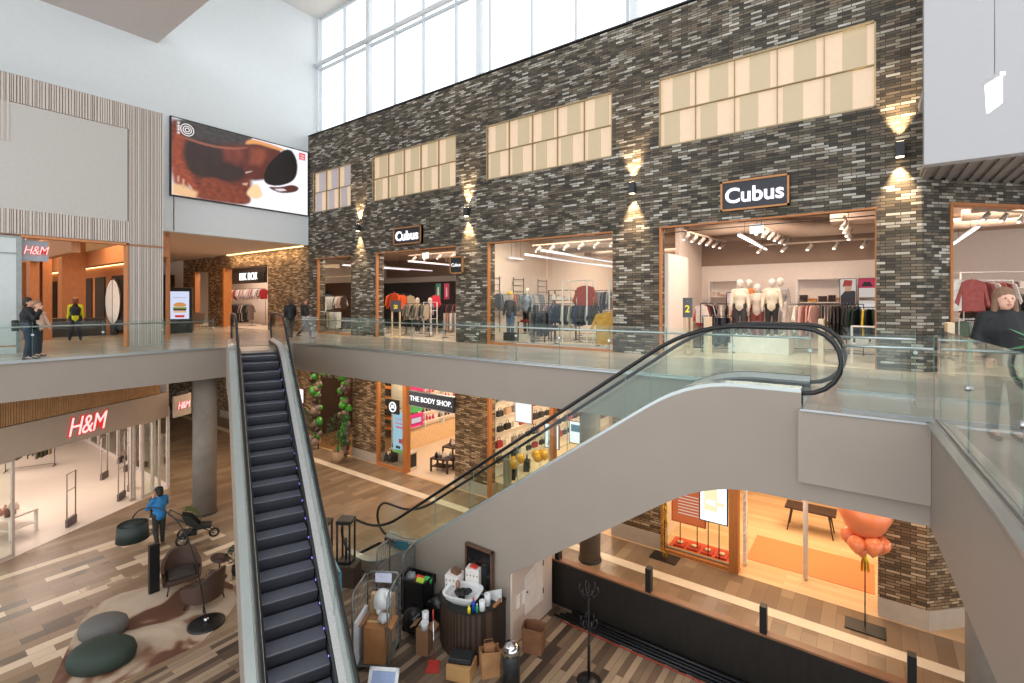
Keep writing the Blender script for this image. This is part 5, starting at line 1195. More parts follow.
t = thing('wooden_table', 'dark brown table with splayed legs on the oak floor of the orange shop', 'table', (-1.5,18.5,Z0)); MB().box(-.7,.7,-.35,.35,.72,.78).build('table_top', M['darkwood'], t, bevel=.01)
for x in (-.6,.6):
    for y in (-.28,.28): MB().tube([(x*.85,y*.8,.72),(x*1.05,y*1.1,0)], [.03,.018], 8).build('leg', M['darkwood'], t)
t = thing('white_drape', 'narrow white drape hanging in front of the oak floor of the orange shop', 'curtain', (-1.35,15.2,Z0)); b = MB()
b.prism([(.05*math.cos(a)*(1+.25*math.sin(5*a)), .05*math.sin(a)*(1+.25*math.sin(5*a))) for a in [2*PI*k/30 for k in range(30)]], 'z', .02, 4.4, smooth=True); b.build('cloth', pm('#e9e4dc', .8), t); MB().box(-.2,.2,-.02,.02,4.4,4.45).build('rail', M['steel'], t)
t = thing('curtain_rail', 'white patterned curtain edge beside the wooden post of the orange shop', 'curtain', (-2.84,14.95,Z0)); b = MB(); b.prism([(0,0),(.07,.03),(.08,.2),(.02,.22)], 'z', .05, 4.4); b.build('cloth', pm('#e8ded2', .8, var=.3, scale=9), t); MB().box(-.02,.2,0,.22,4.4,4.45).build('rail', M['steel'], t)
# orange balloons on a stand
t = thing('balloon_stand', 'bunch of orange balloons on a thin pole with square dark base', 'balloons', (-.05,13.75,Z0)); ob = pm('#f58a58', .3, var=.02, coat=.3)
MB().box(-.38,.38,-.25,.25,0,.03).build('base', M['black'], t, bevel=.008); MB().tube([(0,0,.03),(0,0,1.9)], .013, 8).build('pole', M['black'], t)
def bal(r, q, rot=(0,0,0), mt=ob, par=t, nm='balloon'):
    o = MB().lathe([(.0,-r*1.15),(.02,-r*1.12),(.3*r,-r*.95),(.75*r,-r*.5),(r,.05*r),(.85*r,.6*r),(.45*r,.95*r),(0,r*1.05)], (0,0,0), 18).build(nm, mt, par, q); o.rotation_euler = rot; return o
bal(.52,(0,0,2.58)); 
for k in range(6): bal(.19,(.3*math.cos(k*1.05),.3*math.sin(k*1.05),1.98+.05*(k%2)),(.8*math.sin(k*1.05),-.8*math.cos(k*1.05)*0,0))
for k in range(3): bal(.13,(.14*math.cos(k*2.1),.14*math.sin(k*2.1),1.8))
gd = pm('#c9a227', .3, metal=.8, var=.2, scale=30); b = MB()
for k in range(14): a = k*.45; b.tube([(0,0,1.72),(.06*math.cos(a),.06*math.sin(a),1.55),(.08*math.cos(a),.08*math.sin(a),1.3+.02*(k%4))], .01, 4)
b.build('gold_ribbon', gd, t)
t = thing('tinsel_stand', 'gold tinsel pole on a square dark base by the left pier of the orange shop', 'decoration', (-4.78,14.1,Z0)); MB().box(-.38,.38,-.25,.25,0,.03).build('base', M['black'], t, bevel=.008); b = MB(); rs = random.Random(2)
for k in range(60):
    a = rs.uniform(0,6.28); z = .05+k*.033; b.tube([(0,0,z),(.07*math.cos(a),.07*math.sin(a),z-.05),(.10*math.cos(a),.10*math.sin(a),z-.14)], .009, 4)
b.build('tinsel', gd, t); MB().tube([(0,0,.03),(0,0,2.1)], .013, 6).build('pole', M['black'], t)
# balloon arch and plants at the far left lower entrance
t = thing('balloon_arch', 'arch of green, brown and silver balloons round the dark restaurant entrance', 'balloons', (-21.35,14.1,Z0)); rs = random.Random(9); k = 0
cols_ = [pm(c_, .3, var=.02, coat=.3) for c_ in ('#3f9a26','#3d231a','#5d3220','#6b5e58','#2f7a26','#8a7468')]
N = 95
for i in range(N):
    f_ = (i+.5)/N; L1, L2 = 3.75, 2.3; tot = L1*2+L2; d_ = f_*tot
    if d_ < L1: x, z, side = -1.15, d_, -1
    elif d_ < L1+L2: x, z, side = -1.15+(d_-L1), L1, 0
    else: x, z, side = 1.15, L1-(d_-L1-L2), 1
    o = bpy.data.objects.new('balloon', bpy.data.objects['balloon'].data); C.objects.link(o); o.parent = t; s_ = rs.uniform(.75,1.15)
    o.location = (x+rs.uniform(-.17,.17), rs.uniform(-.15,.15), .25+z+rs.uniform(-.12,.12)); o.scale = (s_,s_,s_); o.rotation_euler = (rs.uniform(-1,1), rs.uniform(-1,1), 0)
    g_ = abs(o.location[0]) and (i % 3 == 0)
    o.material_slots[0].link = 'OBJECT'; o.material_slots[0].material = cols_[0] if g_ else rs.choice(cols_[1:])
b = MB(); b.tube([(-1.15,.1,0),(-1.15,.1,4.0),(1.15,.1,4.0),(1.15,.1,0)], .03, 8); b.build('frame', M['dgrey'], t)
def plant(label, p, h, r, pot_h, pot_r, n=160, seed=1, pot='#a58a6c', leafc='#23411f', leaf=.12, cat='plant'):
    t = thing('potted_plant', label, cat, p); rs = random.Random(seed)
    MB().lathe([(pot_r*.75,0),(pot_r,pot_h*.5),(pot_r*.9,pot_h),(pot_r*.8,pot_h),(pot_r*.8,pot_h-.05),(0,pot_h-.05)], n=18).build('pot', pm(pot, .8, var=.15, scale=14), t)
    MB().tube([(0,0,pot_h-.05),(.02,0,pot_h+h*.3),(0,.01,pot_h+h*.75)], [.03,.022,.01], 7).build('stem', M['darkwood'], t)
    b = MB()
    for i in range(n):
        a = rs.uniform(0,2*PI); q = rs.random()**.5*r; z = pot_h+h*(.15+.85*rs.random()); q *= math.sin(PI*min(1,max(.1,(z-pot_h)/h)))**.5
        c = Vector((q*math.cos(a), q*math.sin(a), z)); d = Vector((math.cos(a), math.sin(a), rs.uniform(-.5,.8))).normalized(); s_ = d.cross(Vector((0,0,1))).normalized(); L = leaf*rs.uniform(.7,1.4)
        up = s_.cross(d)*.008
        v = [c, c+d*L*.5+s_*L*.22, c+d*L, c+d*L*.5-s_*L*.22, c+d*L*.45+up*3]
        b.add(v, [(0,1,4),(1,2,4),(2,3,4),(3,0,4)], 0)
    b.build('foliage', pm(leafc, .5, var=.35, scale=7), t, fix=False); return t
plant('bushy dark green plant in a woven pot right of the balloon arch', (-19.95,13.6,Z0), 1.7, .55, .5, .28, 420, 3)
plant('bushy dark green plant in a woven pot left of the balloon arch', (-22.9,13.6,Z0), 1.6, .5, .5, .26, 420, 4)
t = thing('restaurant_sign', 'dark board with a small white crest inside the balloon arch', 'sign', (-21.9,16.2,-3.9)); MB().box(-.6,.6,0,.06,-.4,.5).build('board', pm('#2a1a12', .6), t); MB().lathe([(.0,0),(.2,0),(.2,.02),(0,.02)], (0,0,0), 6).build('crest', em('#f2dfc4', 1), t, (0,-.02,.1)).rotation_euler = (PI/2,0,0)
t = thing('wooden_shelf', 'orange lit wooden shelves deep inside the balloon arch', 'shelf', (-21.6,17.5,Z0)); 
for k in range(5): MB().box(-.7,1.0,0,.5,.5+.55*k,.56+.55*k).build('shelf', pm('#b56a2c', .5, emis=.1), t)
MB().box(-.75,-.7,0,.5,0,3.2).build('side', pm('#b56a2c', .5), t); MB().box(1.0,1.05,0,.5,0,3.2).build('side', pm('#b56a2c', .5), t)
lit_panel('small white lit notice on the brick wall between the dark escalator and the balloon arch', (-24.45,14.38,-3.75), .55, .7, s=1.4)
t = thing('restaurant_menu', 'small white menu board low inside the balloon arch', 'sign', (-21.0,15.6,-4.9)); MB().box(-.2,.2,0,.03,0,.6).build('board', pm('#efe8e0', .6, emis=.2), t); MB().box(-.03,.03,0,.03,Z0+4.9,0).build('post', M['black'], t)
t = thing('totem_sign', 'narrow orange and black upright sign by the far brick wall left of the dark escalator', 'sign', (-31.5,14.1,Z0)); MB().box(-.4,.4,0,.12,0,2.4).build('panel', pm('#d9541c', .5, emis=.2), t)
for k in range(4): MB().box(-.3,.3,-.02,0,.2+.55*k,.5+.55*k).build('dark_field', M['black'], t)
# area lights added to brighten the lower shops, out of view
WL = '#ffdfbd'
for x, y, pw, s_ in [(-17.4,15.2,40,1),(-15.5,18,190,3),(-15.5,22,150,3),(-9.3,17.5,230,3.5),(-9.3,22,150,3),(-1.5,17.5,330,3.5),(-3.9,15.3,60,1),(-21.7,16.5,130,2)]:
    area('shop_fill', (x,y,-1.4), s_, pw, '#ffe4c6' if x != -1.5 else '#ffdfb6')
# ---------------------------------------------------------------- lounge on the lower floor
rugp = [(-11.9,2.0),(-12.73,2.35),(-14.12,2.95),(-14.84,3.3),(-15.35,3.7),(-15.4,4.2),(-15.1,4.9),(-14.9,5.4),(-14.2,5.95),(-13.5,6.05),(-12.6,5.75),(-12.2,5.3),(-11.75,4.6),(-11.8,3.9),(-11.85,3.0)]
m, nt, bs = newmat('cowhide_carpet'); tc = nt.nodes.new('ShaderNodeTexCoord'); no = nt.nodes.new('ShaderNodeTexNoise'); no.inputs['Scale'].default_value = .95; no.inputs['Detail'].default_value = 2.5; no.inputs['Distortion'].default_value = .6
nt.links.new(tc.outputs['Object'], no.inputs['Vector']); rp = ramp(nt, [(0,'#4a2f22'),(.45,'#5d3b2a'),(.48,'#7d5a45'),(.52,'#a8947f'),(.64,'#bba994'),(1,'#cdbfab')]); nt.links.new(no.outputs['Fac'], rp.inputs[0]); nt.links.new(rp.outputs[0], bs.inputs['Base Color']); bs.inputs['Roughness'].default_value = .6
o = MB().prism(rugp, 'z', LOW+.004, LOW+.016).build('carpet', m); tag(o, 'rounded carpet with brown and cream cowhide pattern under the lounge seats', 'carpet')
def pouf(label, p, a, b_, h, col, rz):
    mb = MB(); mb.lathe([(.0,0),(.82,.0),(.95,.1),(1,.42),(.93,.72),(.75,.9),(.4,.985),(0,1.0)], n=32)
    o = mb.build('pouf', pm(col, .75, var=.05, scale=20), None, p, rz); o.scale = (a,b_,h); tag(o, label, 'pouf'); return o
pouf('large dark green pebble-shaped pouf on the carpet', (-12.75,3.15,LOW+.016), .62, .46, .42, '#26332a', .75)
pouf('smaller grey pebble-shaped pouf behind the green pouf', (-13.85,3.45,LOW+.016), .48, .38, .36, '#5d5a57', .75)
def armchair(label, p, rz):
    t = thing('armchair', label, 'armchair', p, rz); lea = pm('#4b372d', .55, var=.08); cush = pm('#38302b', .8, var=.1)
    MB().box(-.30,.30,-.28,.30,.34,.46).build('seat_cushion', cush, t, bevel=.04, sub=1)
    # shell wrapping back and arms
    outer = []; 
    for k in range(13):
        a = PI*k/12; outer.append((-.42*math.cos(a), -.05-.36*math.sin(a)))
    outer = [(-.40,.30)] + outer + [(.40,.30)]
    mb = MB(); n = len(outer); hs = []
    for i, (x, y) in enumerate(outer):
        f_ = 1-abs(2*i/(n-1)-1); hs.append(.60+.30*min(1,max(0,(f_-.25)*2.2)))
    inn = [(x*.84, y*.84+.01) for x, y in outer]
    lo = [(x,y,.22) for x,y in outer]; hi = [(x*1.06,y*1.12,h) for (x,y),h in zip(outer,hs)]; il = [(x,y,.26) for x,y in inn]; ih = [(x*1.06,y*1.12,h-.01) for (x,y),h in zip(inn,hs)]
    mb.strip(lo,hi); mb.strip(il,ih); mb.strip(hi,ih); mb.strip(lo,il)
    for i in (0,n-1): mb.add([lo[i],hi[i],ih[i],il[i]], [(0,1,2,3)])
    for f in range(len(mb.sm)): mb.sm[f] = True
    mb.build('shell', lea, t, sub=1, fix=True)
    MB().prism([(-.34,.28),(-.36,-.1),(-.22,-.34),(.22,-.34),(.36,-.1),(.34,.28)], 'z', .22, .35).build('seat_base', lea, t, bevel=.02)
    for x in (-.28,.28):
        for y in (-.24,.24): MB().tube([(x,y,.23),(x*1.15,y*1.15,0)], [.022,.014], 8).build('leg', M['darkwood'], t)
    return t
armchair('brown armchair facing the viewer between the black post and the floor lamp', (-14.45,5.2,LOW+.016), -2.2).rotation_euler[2] = math.atan2(-.5,1)-PI/2+.2
armchair('brown armchair seen from its side right beside the floor lamp base', (-13.2,5.25,LOW+.016), 2.0)
t = thing('side_table', 'small oval dark side table behind the armchairs', 'table', (-14.15,6.0,LOW)); MB().lathe([(.0,.52),(.30,.52),(.31,.54),(.30,.56),(0,.56)], n=24, sy=.65).build('table_top', M['darkwood'], t); MB().tube([(0,0,.02),(0,0,.52)], .02, 8).build('stem', M['black'], t); MB().lathe([(.18,0),(.18,.02),(0,.03)], n=18).build('foot', M['black'], t)
t = thing('arc_floor_lamp', 'tall black arc floor lamp with a drum shade and round base on the carpet', 'lamp', (-12.35,4.95,LOW+.016))
MB().lathe([(.38,0),(.38,.025),(.34,.04),(0,.045)], n=32).build('base', M['black'], t); MB().lathe([(.05,.04),(.05,.12),(.025,.14),(0,.14)], n=12).build('collar', M['chrome'], t)
arc = [(0,0,.1),(-.12,-.09,1.0),(-.28,-.2,1.8),(-.5,-.37,2.35),(-.85,-.62,2.7),(-1.2,-.88,2.68),(-1.36,-.99,2.5),(-1.38,-1.0,2.42)]
for _ in range(3):
    arc = [arc[0]] + [tuple(a*(1-w_)+c*w_ for a, c in zip(u_, v_)) for u_, v_ in zip(arc, arc[1:]) for w_ in (.25,.75)] + [arc[-1]]
MB().tube(arc, .014, 8).build('arc_pole', M['black'], t)
b = MB(); b.lathe([(.32,1.95),(.29,2.32),(.28,2.32),(.31,1.95)], (-1.38,-1.0,0), 28); b.lathe([(.285,2.30),(.0,2.32)], (-1.38,-1.0,0), 28); b.build('lamp_shade', pm('#1b2622', .6), t)
o = MB().box(-.06,.06,-.11,.11,0,1.22).box(-.055,.055,.112,.115,.5,.6).build('sign_post', M['black'], None, (-14.78,4.7,LOW+.016)); tag(o, 'flat black upright post beside the brown armchair', 'post')
plant('small dark plant beside the left flank of the dark stepped escalator', (-13.95,6.35,LOW), .55, .2, .25, .13, 120, 6, pot='#1c1c1c', leafc='#1b2a1a', leaf=.1)
# pushchair
t = thing('pushchair', 'dark three-wheeled pushchair with green trim beside the man in blue', 'pushchair', (-17.0,6.45,LOW), 1.15)
for x, y, r_ in ((-.28,-.25,.15),(-.28,.25,.15),(.55,0,.12)):
    b = MB(); b.tube([(x+r_*math.cos(2*PI*k/20), y, r_+.02+r_*math.sin(2*PI*k/20)) for k in range(20)], .03, 7, closed=True); w_ = b.build('wheel', M['rubber'], t)
    b = MB(); b.lathe([(.03,-.03),(.03,.03),(0,.03)], (0,0,0), 8)
    for k in range(5): b.tube([(0,0,0),(r_*math.cos(k*1.257),r_*math.sin(k*1.257),0)], .008, 4)
    h = b.build('hub', M['steel'], w_, (x,y,r_+.02)); h.rotation_euler = (PI/2,0,0)
b = MB()
for s_ in (-.22,.22): b.tube([(-.62,s_,1.02),(-.25,s_,.72),(.35,s_*.8,.34),(.55,s_*.3,.14)], .016, 7); b.tube([(-.28,s_,.17),(.05,s_,.55)], .016, 7)
b.tube([(-.62,-.22,1.02),(-.62,.22,1.02)], .02, 8); b.build('frame', M['dgrey'], t)
b = MB(); b.prism([(-.2,.62),(.1,.38),(.45,.36),(.5,.45),(.2,.5),(-.05,.82),(-.3,.92)], 'y', -.19, .19); b.build('seat', pm('#23241f', .8, var=.15), t, bevel=.02)
b = MB()
for k in range(6):
    a = k*.32; b.strip([(-.22+.42*math.sin(a), s_, .62+.42*math.cos(a)) for s_ in (-.2,0,.2)], [(-.22+.42*math.sin(a+.32), s_, .62+.42*math.cos(a+.32)) for s_ in (-.2,0,.2)])
b.build('canopy', pm('#4d5c2f', .8, var=.1), t)
MB().box(-.3,.1,-.17,.17,.22,.36).build('basket', M['black'], t, bevel=.02)
# soft lights added under the upper floor to brighten the dark lower level
for x, y, pw, s_ in [(-30,5,120,3),(-23,10,100,3),(-22,12.5,90,3),(-16,12.6,130,2.5),(-10,12.6,120,2.5),(-4,12.6,120,2.5),(.5,12.6,60,1.5)]:
    area('walkway_fill', (x,y,-1.42 if x > -.8 else -1.07), s_, pw, WL)
for q in ((-3,1.5),(-3,4),(-8,2),(-8,6),(-12,4),(-12,0)):
    p_ = Lr((q[0],q[1],3.3)); area('shop_fill', p_, 2.4, 75, '#ffeadb')  # added fill for the lower left shop, no visible fixtures
area('corridor_fill', (-27,5.5,4.5), 3, 160, '#ffdcb5'); area('corridor_fill', (-35,5.0,4.5), 4, 220, '#ffd2a0'); area('corridor_fill', (-30,12,4.55), 3, 150, '#ffe0c0')  # unseen area lights added to brighten the corridor and far walkway
# goods inside the lower left shop
shelving('pale shelves with boxes at the back of the lower left shop', (-34.5,4.8,LOW), 3.0, .5, 2.2, 5, PI/2, RKW, ['#c9b7a6','#e5ddd4','#8f6f5c','#6d6a68','#b5846a'], 41, 'folded goods on the back shelves of the lower left shop')
garment_rack('rack of olive jackets at the left inside the lower left shop', 'olive or khaki jacket at the left inside the lower left shop', (-30.5,4.2,LOW), 1.6, 1.2, ['#4c4a33','#5a563c','#3d3c2c','#8a7a5a'], 'coat', z=1.5, seed=42)
disp_table('low pale table with shoes at the left edge of the lower left shop', 'small pink or brown item on the low pale table', (-22.6,2.5,LOW+.012), 1.2, .8, .7, ['#c98a7a','#7a4a3a','#e0c9b9'], .5, 10, pm('#e3d6ca', .5))
# black ladder racks on the white wall inside the wide window
for lb, y in (('nearest black ladder rack on the white wall of the wide window', 15.8), ('middle black ladder rack on the white wall of the wide window', 17.6), ('farthest black ladder rack on the white wall of the wide window', 19.6)):
    t = thing('ladder_rack', lb, 'rack', (-12.75,y,0)); b = MB()
    for yy in (0,.8): b.tube([(0,yy,.3),(0,yy,2.7)], .015, 6)
    for k in range(7): b.tube([(0,0,1.0+.27*k),(0,.8,1.0+.27*k)], .012, 6)
    b.build('frame', M['black'], t)
    MB().tube([(0,.05,1.9),(.35,.05,1.9),(.35,.75,1.9),(0,.75,1.9)], .012, 6).build('arm_rail', M['black'], t)
garments('grey, red or blue top hanging on the white wall of the wide window', 'garment', 'tops hanging on the white wall of the wide window', (-12.4,16.0), (0,1), 22, ['#8d9499','#a8433c','#2a2c33','#6f7d8a','#c9c4bf','#d07a5a'], 'top', .2, 1.95, seed=77)
garment_rack('rack of grey shirts behind the white frame in the wide window', 'grey shirt behind the white frame in the wide window', (-9.3,17.3,0), 1.5, 0, ['#5d5f66','#4a4c55','#71757c','#3b3d44'], z=2.0, seed=51)
garment_rack('back row of dark clothes across the wide window shop', 'dark or coloured garment in the back row of the wide window', (-11.0,20.5,0), 4.5, 0, DARKS+MIX, 'coat', n=40, z=1.6, seed=52)
garment_rack('back row of light blouses behind the mannequins', 'light blouse in the back row behind the mannequins', (-4.2,19.2,0), 2.0, 0, LIGHT+['#c9a34a','#d8d0ea'], 'top', n=20, z=1.9, seed=53)
garment_rack('row of dark trousers before the left mannequins', 'dark trouser pair before the left mannequins', (-4.3,16.3,0), .9, .4, DARKS+['#8c2f3a'], 'trouser', n=10, z=1.1, seed=54)

# clothes at the backs of the shops, too many to build singly
jb = bmesh.new(); jm = []
for me, mt, ma in STUFF:
    if ma not in jm: jm.append(ma)
    t_ = me.copy(); t_.transform(mt)
    n0 = len(jb.faces); jb.from_mesh(t_); jb.faces.ensure_lookup_table()
    for f in jb.faces[n0:]: f.material_index = jm.index(ma)
    bpy.data.meshes.remove(t_)
jme = bpy.data.meshes.new('clothes'); jb.to_mesh(jme); jb.free()
for ma in jm: jme.materials.append(ma)
jo = bpy.data.objects.new('clothes', jme); C.objects.link(jo); jo['kind'] = 'stuff'; tag(jo, 'rows of clothes hanging at the backs of the upper shops', 'clothes')
# ---------------------------------------------------------------- closed kiosk area under the right escalator
DW = pm('#1e1a16', .45, var=.35, scale=4, stretch=(3,3,.5)); CAPM = pm('#8a5f42', .4, var=.1)
t = thing('partition', 'long low dark partition with a brown top edge between kiosk floor and tiled aisle', 'partition', (-6.9,10.36,LOW))
MB().box(0,8.3,0,.14,0,1.07).build('panel', DW, t); MB().box(0,8.3,-.02,.17,1.07,1.11).build('top_edge', CAPM, t)
for x in (.72,3.02,5.28,7.49): MB().box(x-.06,x+.06,-.01,.15,1.0,1.62).build('post', M['black'], t, bevel=.005)
t = thing('floor_rails', 'bundle of long dark metal rails lying along the foot of the partition', 'rails', (-6.0,9.95,LOW+.012))
for k, (y, L, r_) in enumerate([(0,4.2,.03),(.1,5.2,.035),(.2,5.6,.03),(.3,4.8,.04)]): MB().tube([(.1*k,y,r_),(L,y+.02,r_)], r_, 8).build('rail', pm('#2d2e31', .4, metal=.6), t)
MB().tube([(.2,-.09,.015),(5.6,-.07,.015)], .012, 6).build('red_rail', M['red'], t)
t = thing('coat_rack', 'slim black standing coat rack with curved hooks on the plank floor', 'coat rack', (-4.42,8.62,LOW+.012))
MB().lathe([(.24,0),(.24,.02),(.05,.05),(0,.05)], n=24).build('base', M['black'], t); MB().lathe([(.03,.04),(.03,.7),(.018,.75),(.015,1.9),(.0,1.95)], n=10).build('pole', M['black'], t)
for z in (1.12, 1.75):
    for k in range(6):
        a = k*PI/3+.3; r_ = .2 if z > 1.5 else .17
        MB().tube([(.01*math.cos(a),.01*math.sin(a),z-.1),(r_*.6*math.cos(a),r_*.6*math.sin(a),z-.07),(r_*math.cos(a),r_*math.sin(a),z+.02),(r_*.85*math.cos(a),r_*.85*math.sin(a),z+.13)], [.010,.010,.009,.014], 6).build('hook', M['black'], t)
t = thing('swing_bin', 'round dark litter bin with a shiny domed lid on the plank floor', 'bin', (-5.62,7.68,LOW+.012))
MB().lathe([(.17,0),(.17,.62),(.16,.63)], n=28).build('body', pm('#2b2e30', .4), t); MB().lathe([(.175,.60),(.175,.66),(.16,.73),(.11,.79),(0,.82)], n=28).build('lid', M['chrome'], t); MB().box(-.06,.06,-.165,-.05,.70,.76).build('flap', M['steel'], t)
def paperbag(label, p, rz, w=.36, d=.24, h=.5, col='#a87a50', flare=1.1):
    t = thing('paper_bag', label, 'bag', p, rz); b = MB(); rs = random.Random(len(label))
    a = [(-w/2,-d/2),(0,-d/2*1.05),(w/2,-d/2),(w/2,0),(w/2,d/2),(0,d/2*1.05),(-w/2,d/2),(-w/2,0)]
    lv = []
    for j, z in enumerate((0,h*.4,h*.75,h)):
        lv.append([(x*(1+(flare-1)*z/h)*rs.uniform(.95,1.05), y*(1+(flare-1)*z/h)*rs.uniform(.93,1.07), z+(rs.uniform(-.03,.03) if j == 3 else 0)) for x, y in a])
    for j in range(3): b.strip(lv[j]+[lv[j][0]], lv[j+1]+[lv[j+1][0]])
    b.add([(x,y,.01) for x,y,_ in lv[0]], [tuple(range(8))]); o = b.build('paper', pm(col, .85, var=.12, bump=.2), t, fix=True); md = o.modifiers.new('s','SOLIDIFY'); md.thickness = .006
    return t
t = paperbag('wide open brown paper sack standing beside the maintenance hatch', (-5.78,8.72,LOW+.012), .3, .42, .3, .52, '#7a5236', 1.12)
t = paperbag('brown paper carrier bag with handles right of the large carton', (-6.1,7.62,LOW+.012), .9, .36, .22, .52)
MB().tube([(-.1,.1,.5),(-.08,.12,.62),(.08,.12,.62),(.1,.1,.5)], .008, 6).build('handle', pm('#8a6442', .8), t); MB().box(-.12,.1,-.06,.08,.2,.6).build('crumpled_paper', pm('#8d6140', .9, bump=.6), t, bevel=.03)
# corner counter with wash basin
t = thing('counter', 'dark wooden corner counter with a rounded front below the wash basin', 'counter', (-6.95,8.02,LOW+.012))
pl = [(-.72,.46),(-.72,-.25)] + [(.05+.6*math.sin(a)*1.0-.0, .05-.6*math.cos(a)) for a in [-.9+.2*k for k in range(13)]] + [(.62,.46)]
pl = [(-.72,.46),(-.72,-.22),(-.45,-.42),(-.2,-.5),(.05,-.52),(.3,-.44),(.48,-.28),(.58,-.05),(.6,.2),(.6,.46)]
MB().prism(pl, 'z', 0, .98).build('body', stripes('tambour', '#2a211c', '#4a382c', .09, .5, 'x', rough=.5), t); MB().prism([(x*1.02,y*1.02) for x,y in pl], 'z', .98, 1.01).build('worktop', pm('#1c1b1b', .4), t, bevel=.004)
t = thing('wash_basin', 'white ceramic wash basin holding black gear on top of the corner counter', 'basin', (-7.05,7.88,LOW+1.025), .3); t.scale = (1.2,1.2,1)
sq = lambda r, e=4: [(r*math.copysign(abs(math.cos(a))**(2/e), math.cos(a)), r*.8*math.copysign(abs(math.sin(a))**(2/e), math.sin(a))) for a in [2*PI*k/28 for k in range(28)]]
b = MB(); rings = [(.20,0),(.29,.1),(.34,.2),(.34,.22),(.29,.21),(.26,.12),(.17,.04)]; prev = None
for r_, z in rings:
    cur = [(x,y,z) for x,y in sq(r_)]; cur.append(cur[0])
    if prev: b.strip(prev, cur)
    prev = cur
b.add(prev[:-1], [tuple(range(28))]); b.build('bowl', pm('#d9dadb', .15, var=.01), t)
b = MB(); rs = random.Random(3)
for k in range(9): b.ball((rs.uniform(-.15,.15), rs.uniform(-.1,.1), rs.uniform(.1,.19)), rs.uniform(.04,.07), 0, 8, 6, (1.3,1,.7))
o = b.build('cable_bundle', M['black'], None, (-7.05,7.88,LOW+1.05), remesh=.012); o.scale = (1.15,1.15,1); tag(o, 'tangle of black gear lying inside the wash basin', 'cables')
def bottle(label, p, r_, h, col, cap='#dddddd', rough=.3):
    t = thing('bottle', label, 'bottle', p); MB().lathe([(r_,0),(r_,h*.6),(r_*.5,h*.75),(r_*.4,h*.85)], n=14).build('body', pm(col, rough), t); MB().lathe([(r_*.45,h*.84),(r_*.45,h),(0,h)], n=12).build('cap', pm(cap, .4), t); return t
bottle('blue spray bottle on the front of the corner counter', (-6.62,7.72,LOW+1.025), .045, .28, '#1c3f9a', '#c23040')
bottle('yellow bottle lying against the blue spray bottle', (-6.66,7.63,LOW+1.025), .035, .16, '#d9cf2c', '#d9cf2c')
bottle('small green bottle at the right of the blue spray bottle', (-6.54,7.74,LOW+1.025), .03, .18, '#2f8f6a')
def roll(label, p, r_=.065, h=.2, col='#d7d9db'):
    o = MB().lathe([(r_,0),(r_,h),(.02,h),(.02,h-.02),(0,h-.02)], n=18).build('paper_roll', pm(col, .7), None, p); tag(o, label, 'roll')
roll('front one of two white rolls standing on the corner counter', (-6.50,7.86,LOW+1.025)); roll('rear one of two white rolls standing on the corner counter', (-6.52,8.06,LOW+1.025), h=.24)
def redbox(label, p, w, d, h, rz):
    t = thing('carton', label, 'box', p, rz); MB().box(-w/2,w/2,-d/2,d/2,0,h).build('body', pm('#d9d3cd', .7), t, bevel=.004)
    b = MB()
    for i in range(5):
        for j in range(4): b.box(-w/2-.003,-w/2-.001,-d/2+.02+j*d/4,-d/2+.05+j*d/4,.03+i*h/5,.05+i*h/5)
    b.build('red_print', M['red'], t)
    for i in range(12): 
        MB().box(-w/2+.03+(i%4)*w/4,-w/2+.055+(i%4)*w/4,-d/2-.003,-d/2-.001,.04+(i//4)*h/3.3,.07+(i//4)*h/3.3).build('dark_print', M['dgrey'], t)
    return t
redbox('left one of two white cartons with red print on the corner counter', (-7.45,8.05,LOW+1.025), .34, .3, .38, .3)
redbox('right one of two white cartons with red print on the corner counter', (-7.12,8.32,LOW+1.025), .32, .22, .50, .3)
o = MB().box(-.1,.1,-.07,.07,0,.09).build('small_box', pm('#6b4a36', .7), None, (-7.42,8.06,LOW+1.41)); tag(o, 'small brown box on top of the left red-printed carton', 'box')
o = MB().box(-.08,.08,-.05,.05,0,.05).build('small_packet', pm('#c23a2a', .6), None, (-7.1,8.3,LOW+1.53)); tag(o, 'small red packet on top of the right red-printed carton', 'packet')
o = MB().lathe([(.05,0),(.05,.32),(.02,.36),(0,.36)], n=12).build('thermos', pm('#8d6a55', .4), None, (-7.0,8.1,LOW+1.025)); 
o.location = (-7.22,7.90,LOW+1.025); tag(o, 'slim brown bottle in front of the red-printed cartons', 'bottle')
t = thing('glazed_case', 'dark glazed case with a brown wooden frame standing behind the cartons', 'cabinet', (-7.02,8.42,LOW+1.025)); MB().box(-.38,.32,-.02,.03,0,.88).build('panel', pm('#16181a', .2), t); b = MB()
for x0, x1, z0, z1 in ((-.42,-.38,0,.92),(.32,.36,0,.92),(-.42,.36,.88,.92),(-.42,.36,0,.04)): b.box(x0,x1,-.05,.05,z0,z1)
b.build('frame', pm('#5d4232', .5), t, bevel=.004)
o = MB().prism([(-.25,0),(.25,0),(.3,.02),(.3,.3),(-.1,.1)], 'y', -.02, .02).build('white_shelf_board', pm('#d3d5d6', .5), None, (-6.62,8.28,LOW+1.025)); tag(o, 'slanted white board leaning behind the wash basin', 'board')
b = MB(); b.tube([(0,0,0),(.1,-.05,.04),(.2,-.2,.05),(.2,-.4,.04)], .035, 8); o = b.build('cardboard_tube', pm('#8f5f33', .7), None, (-6.5,8.4,LOW+1.06)); tag(o, 'bent brown tube lying right of the slanted white board', 'tube')
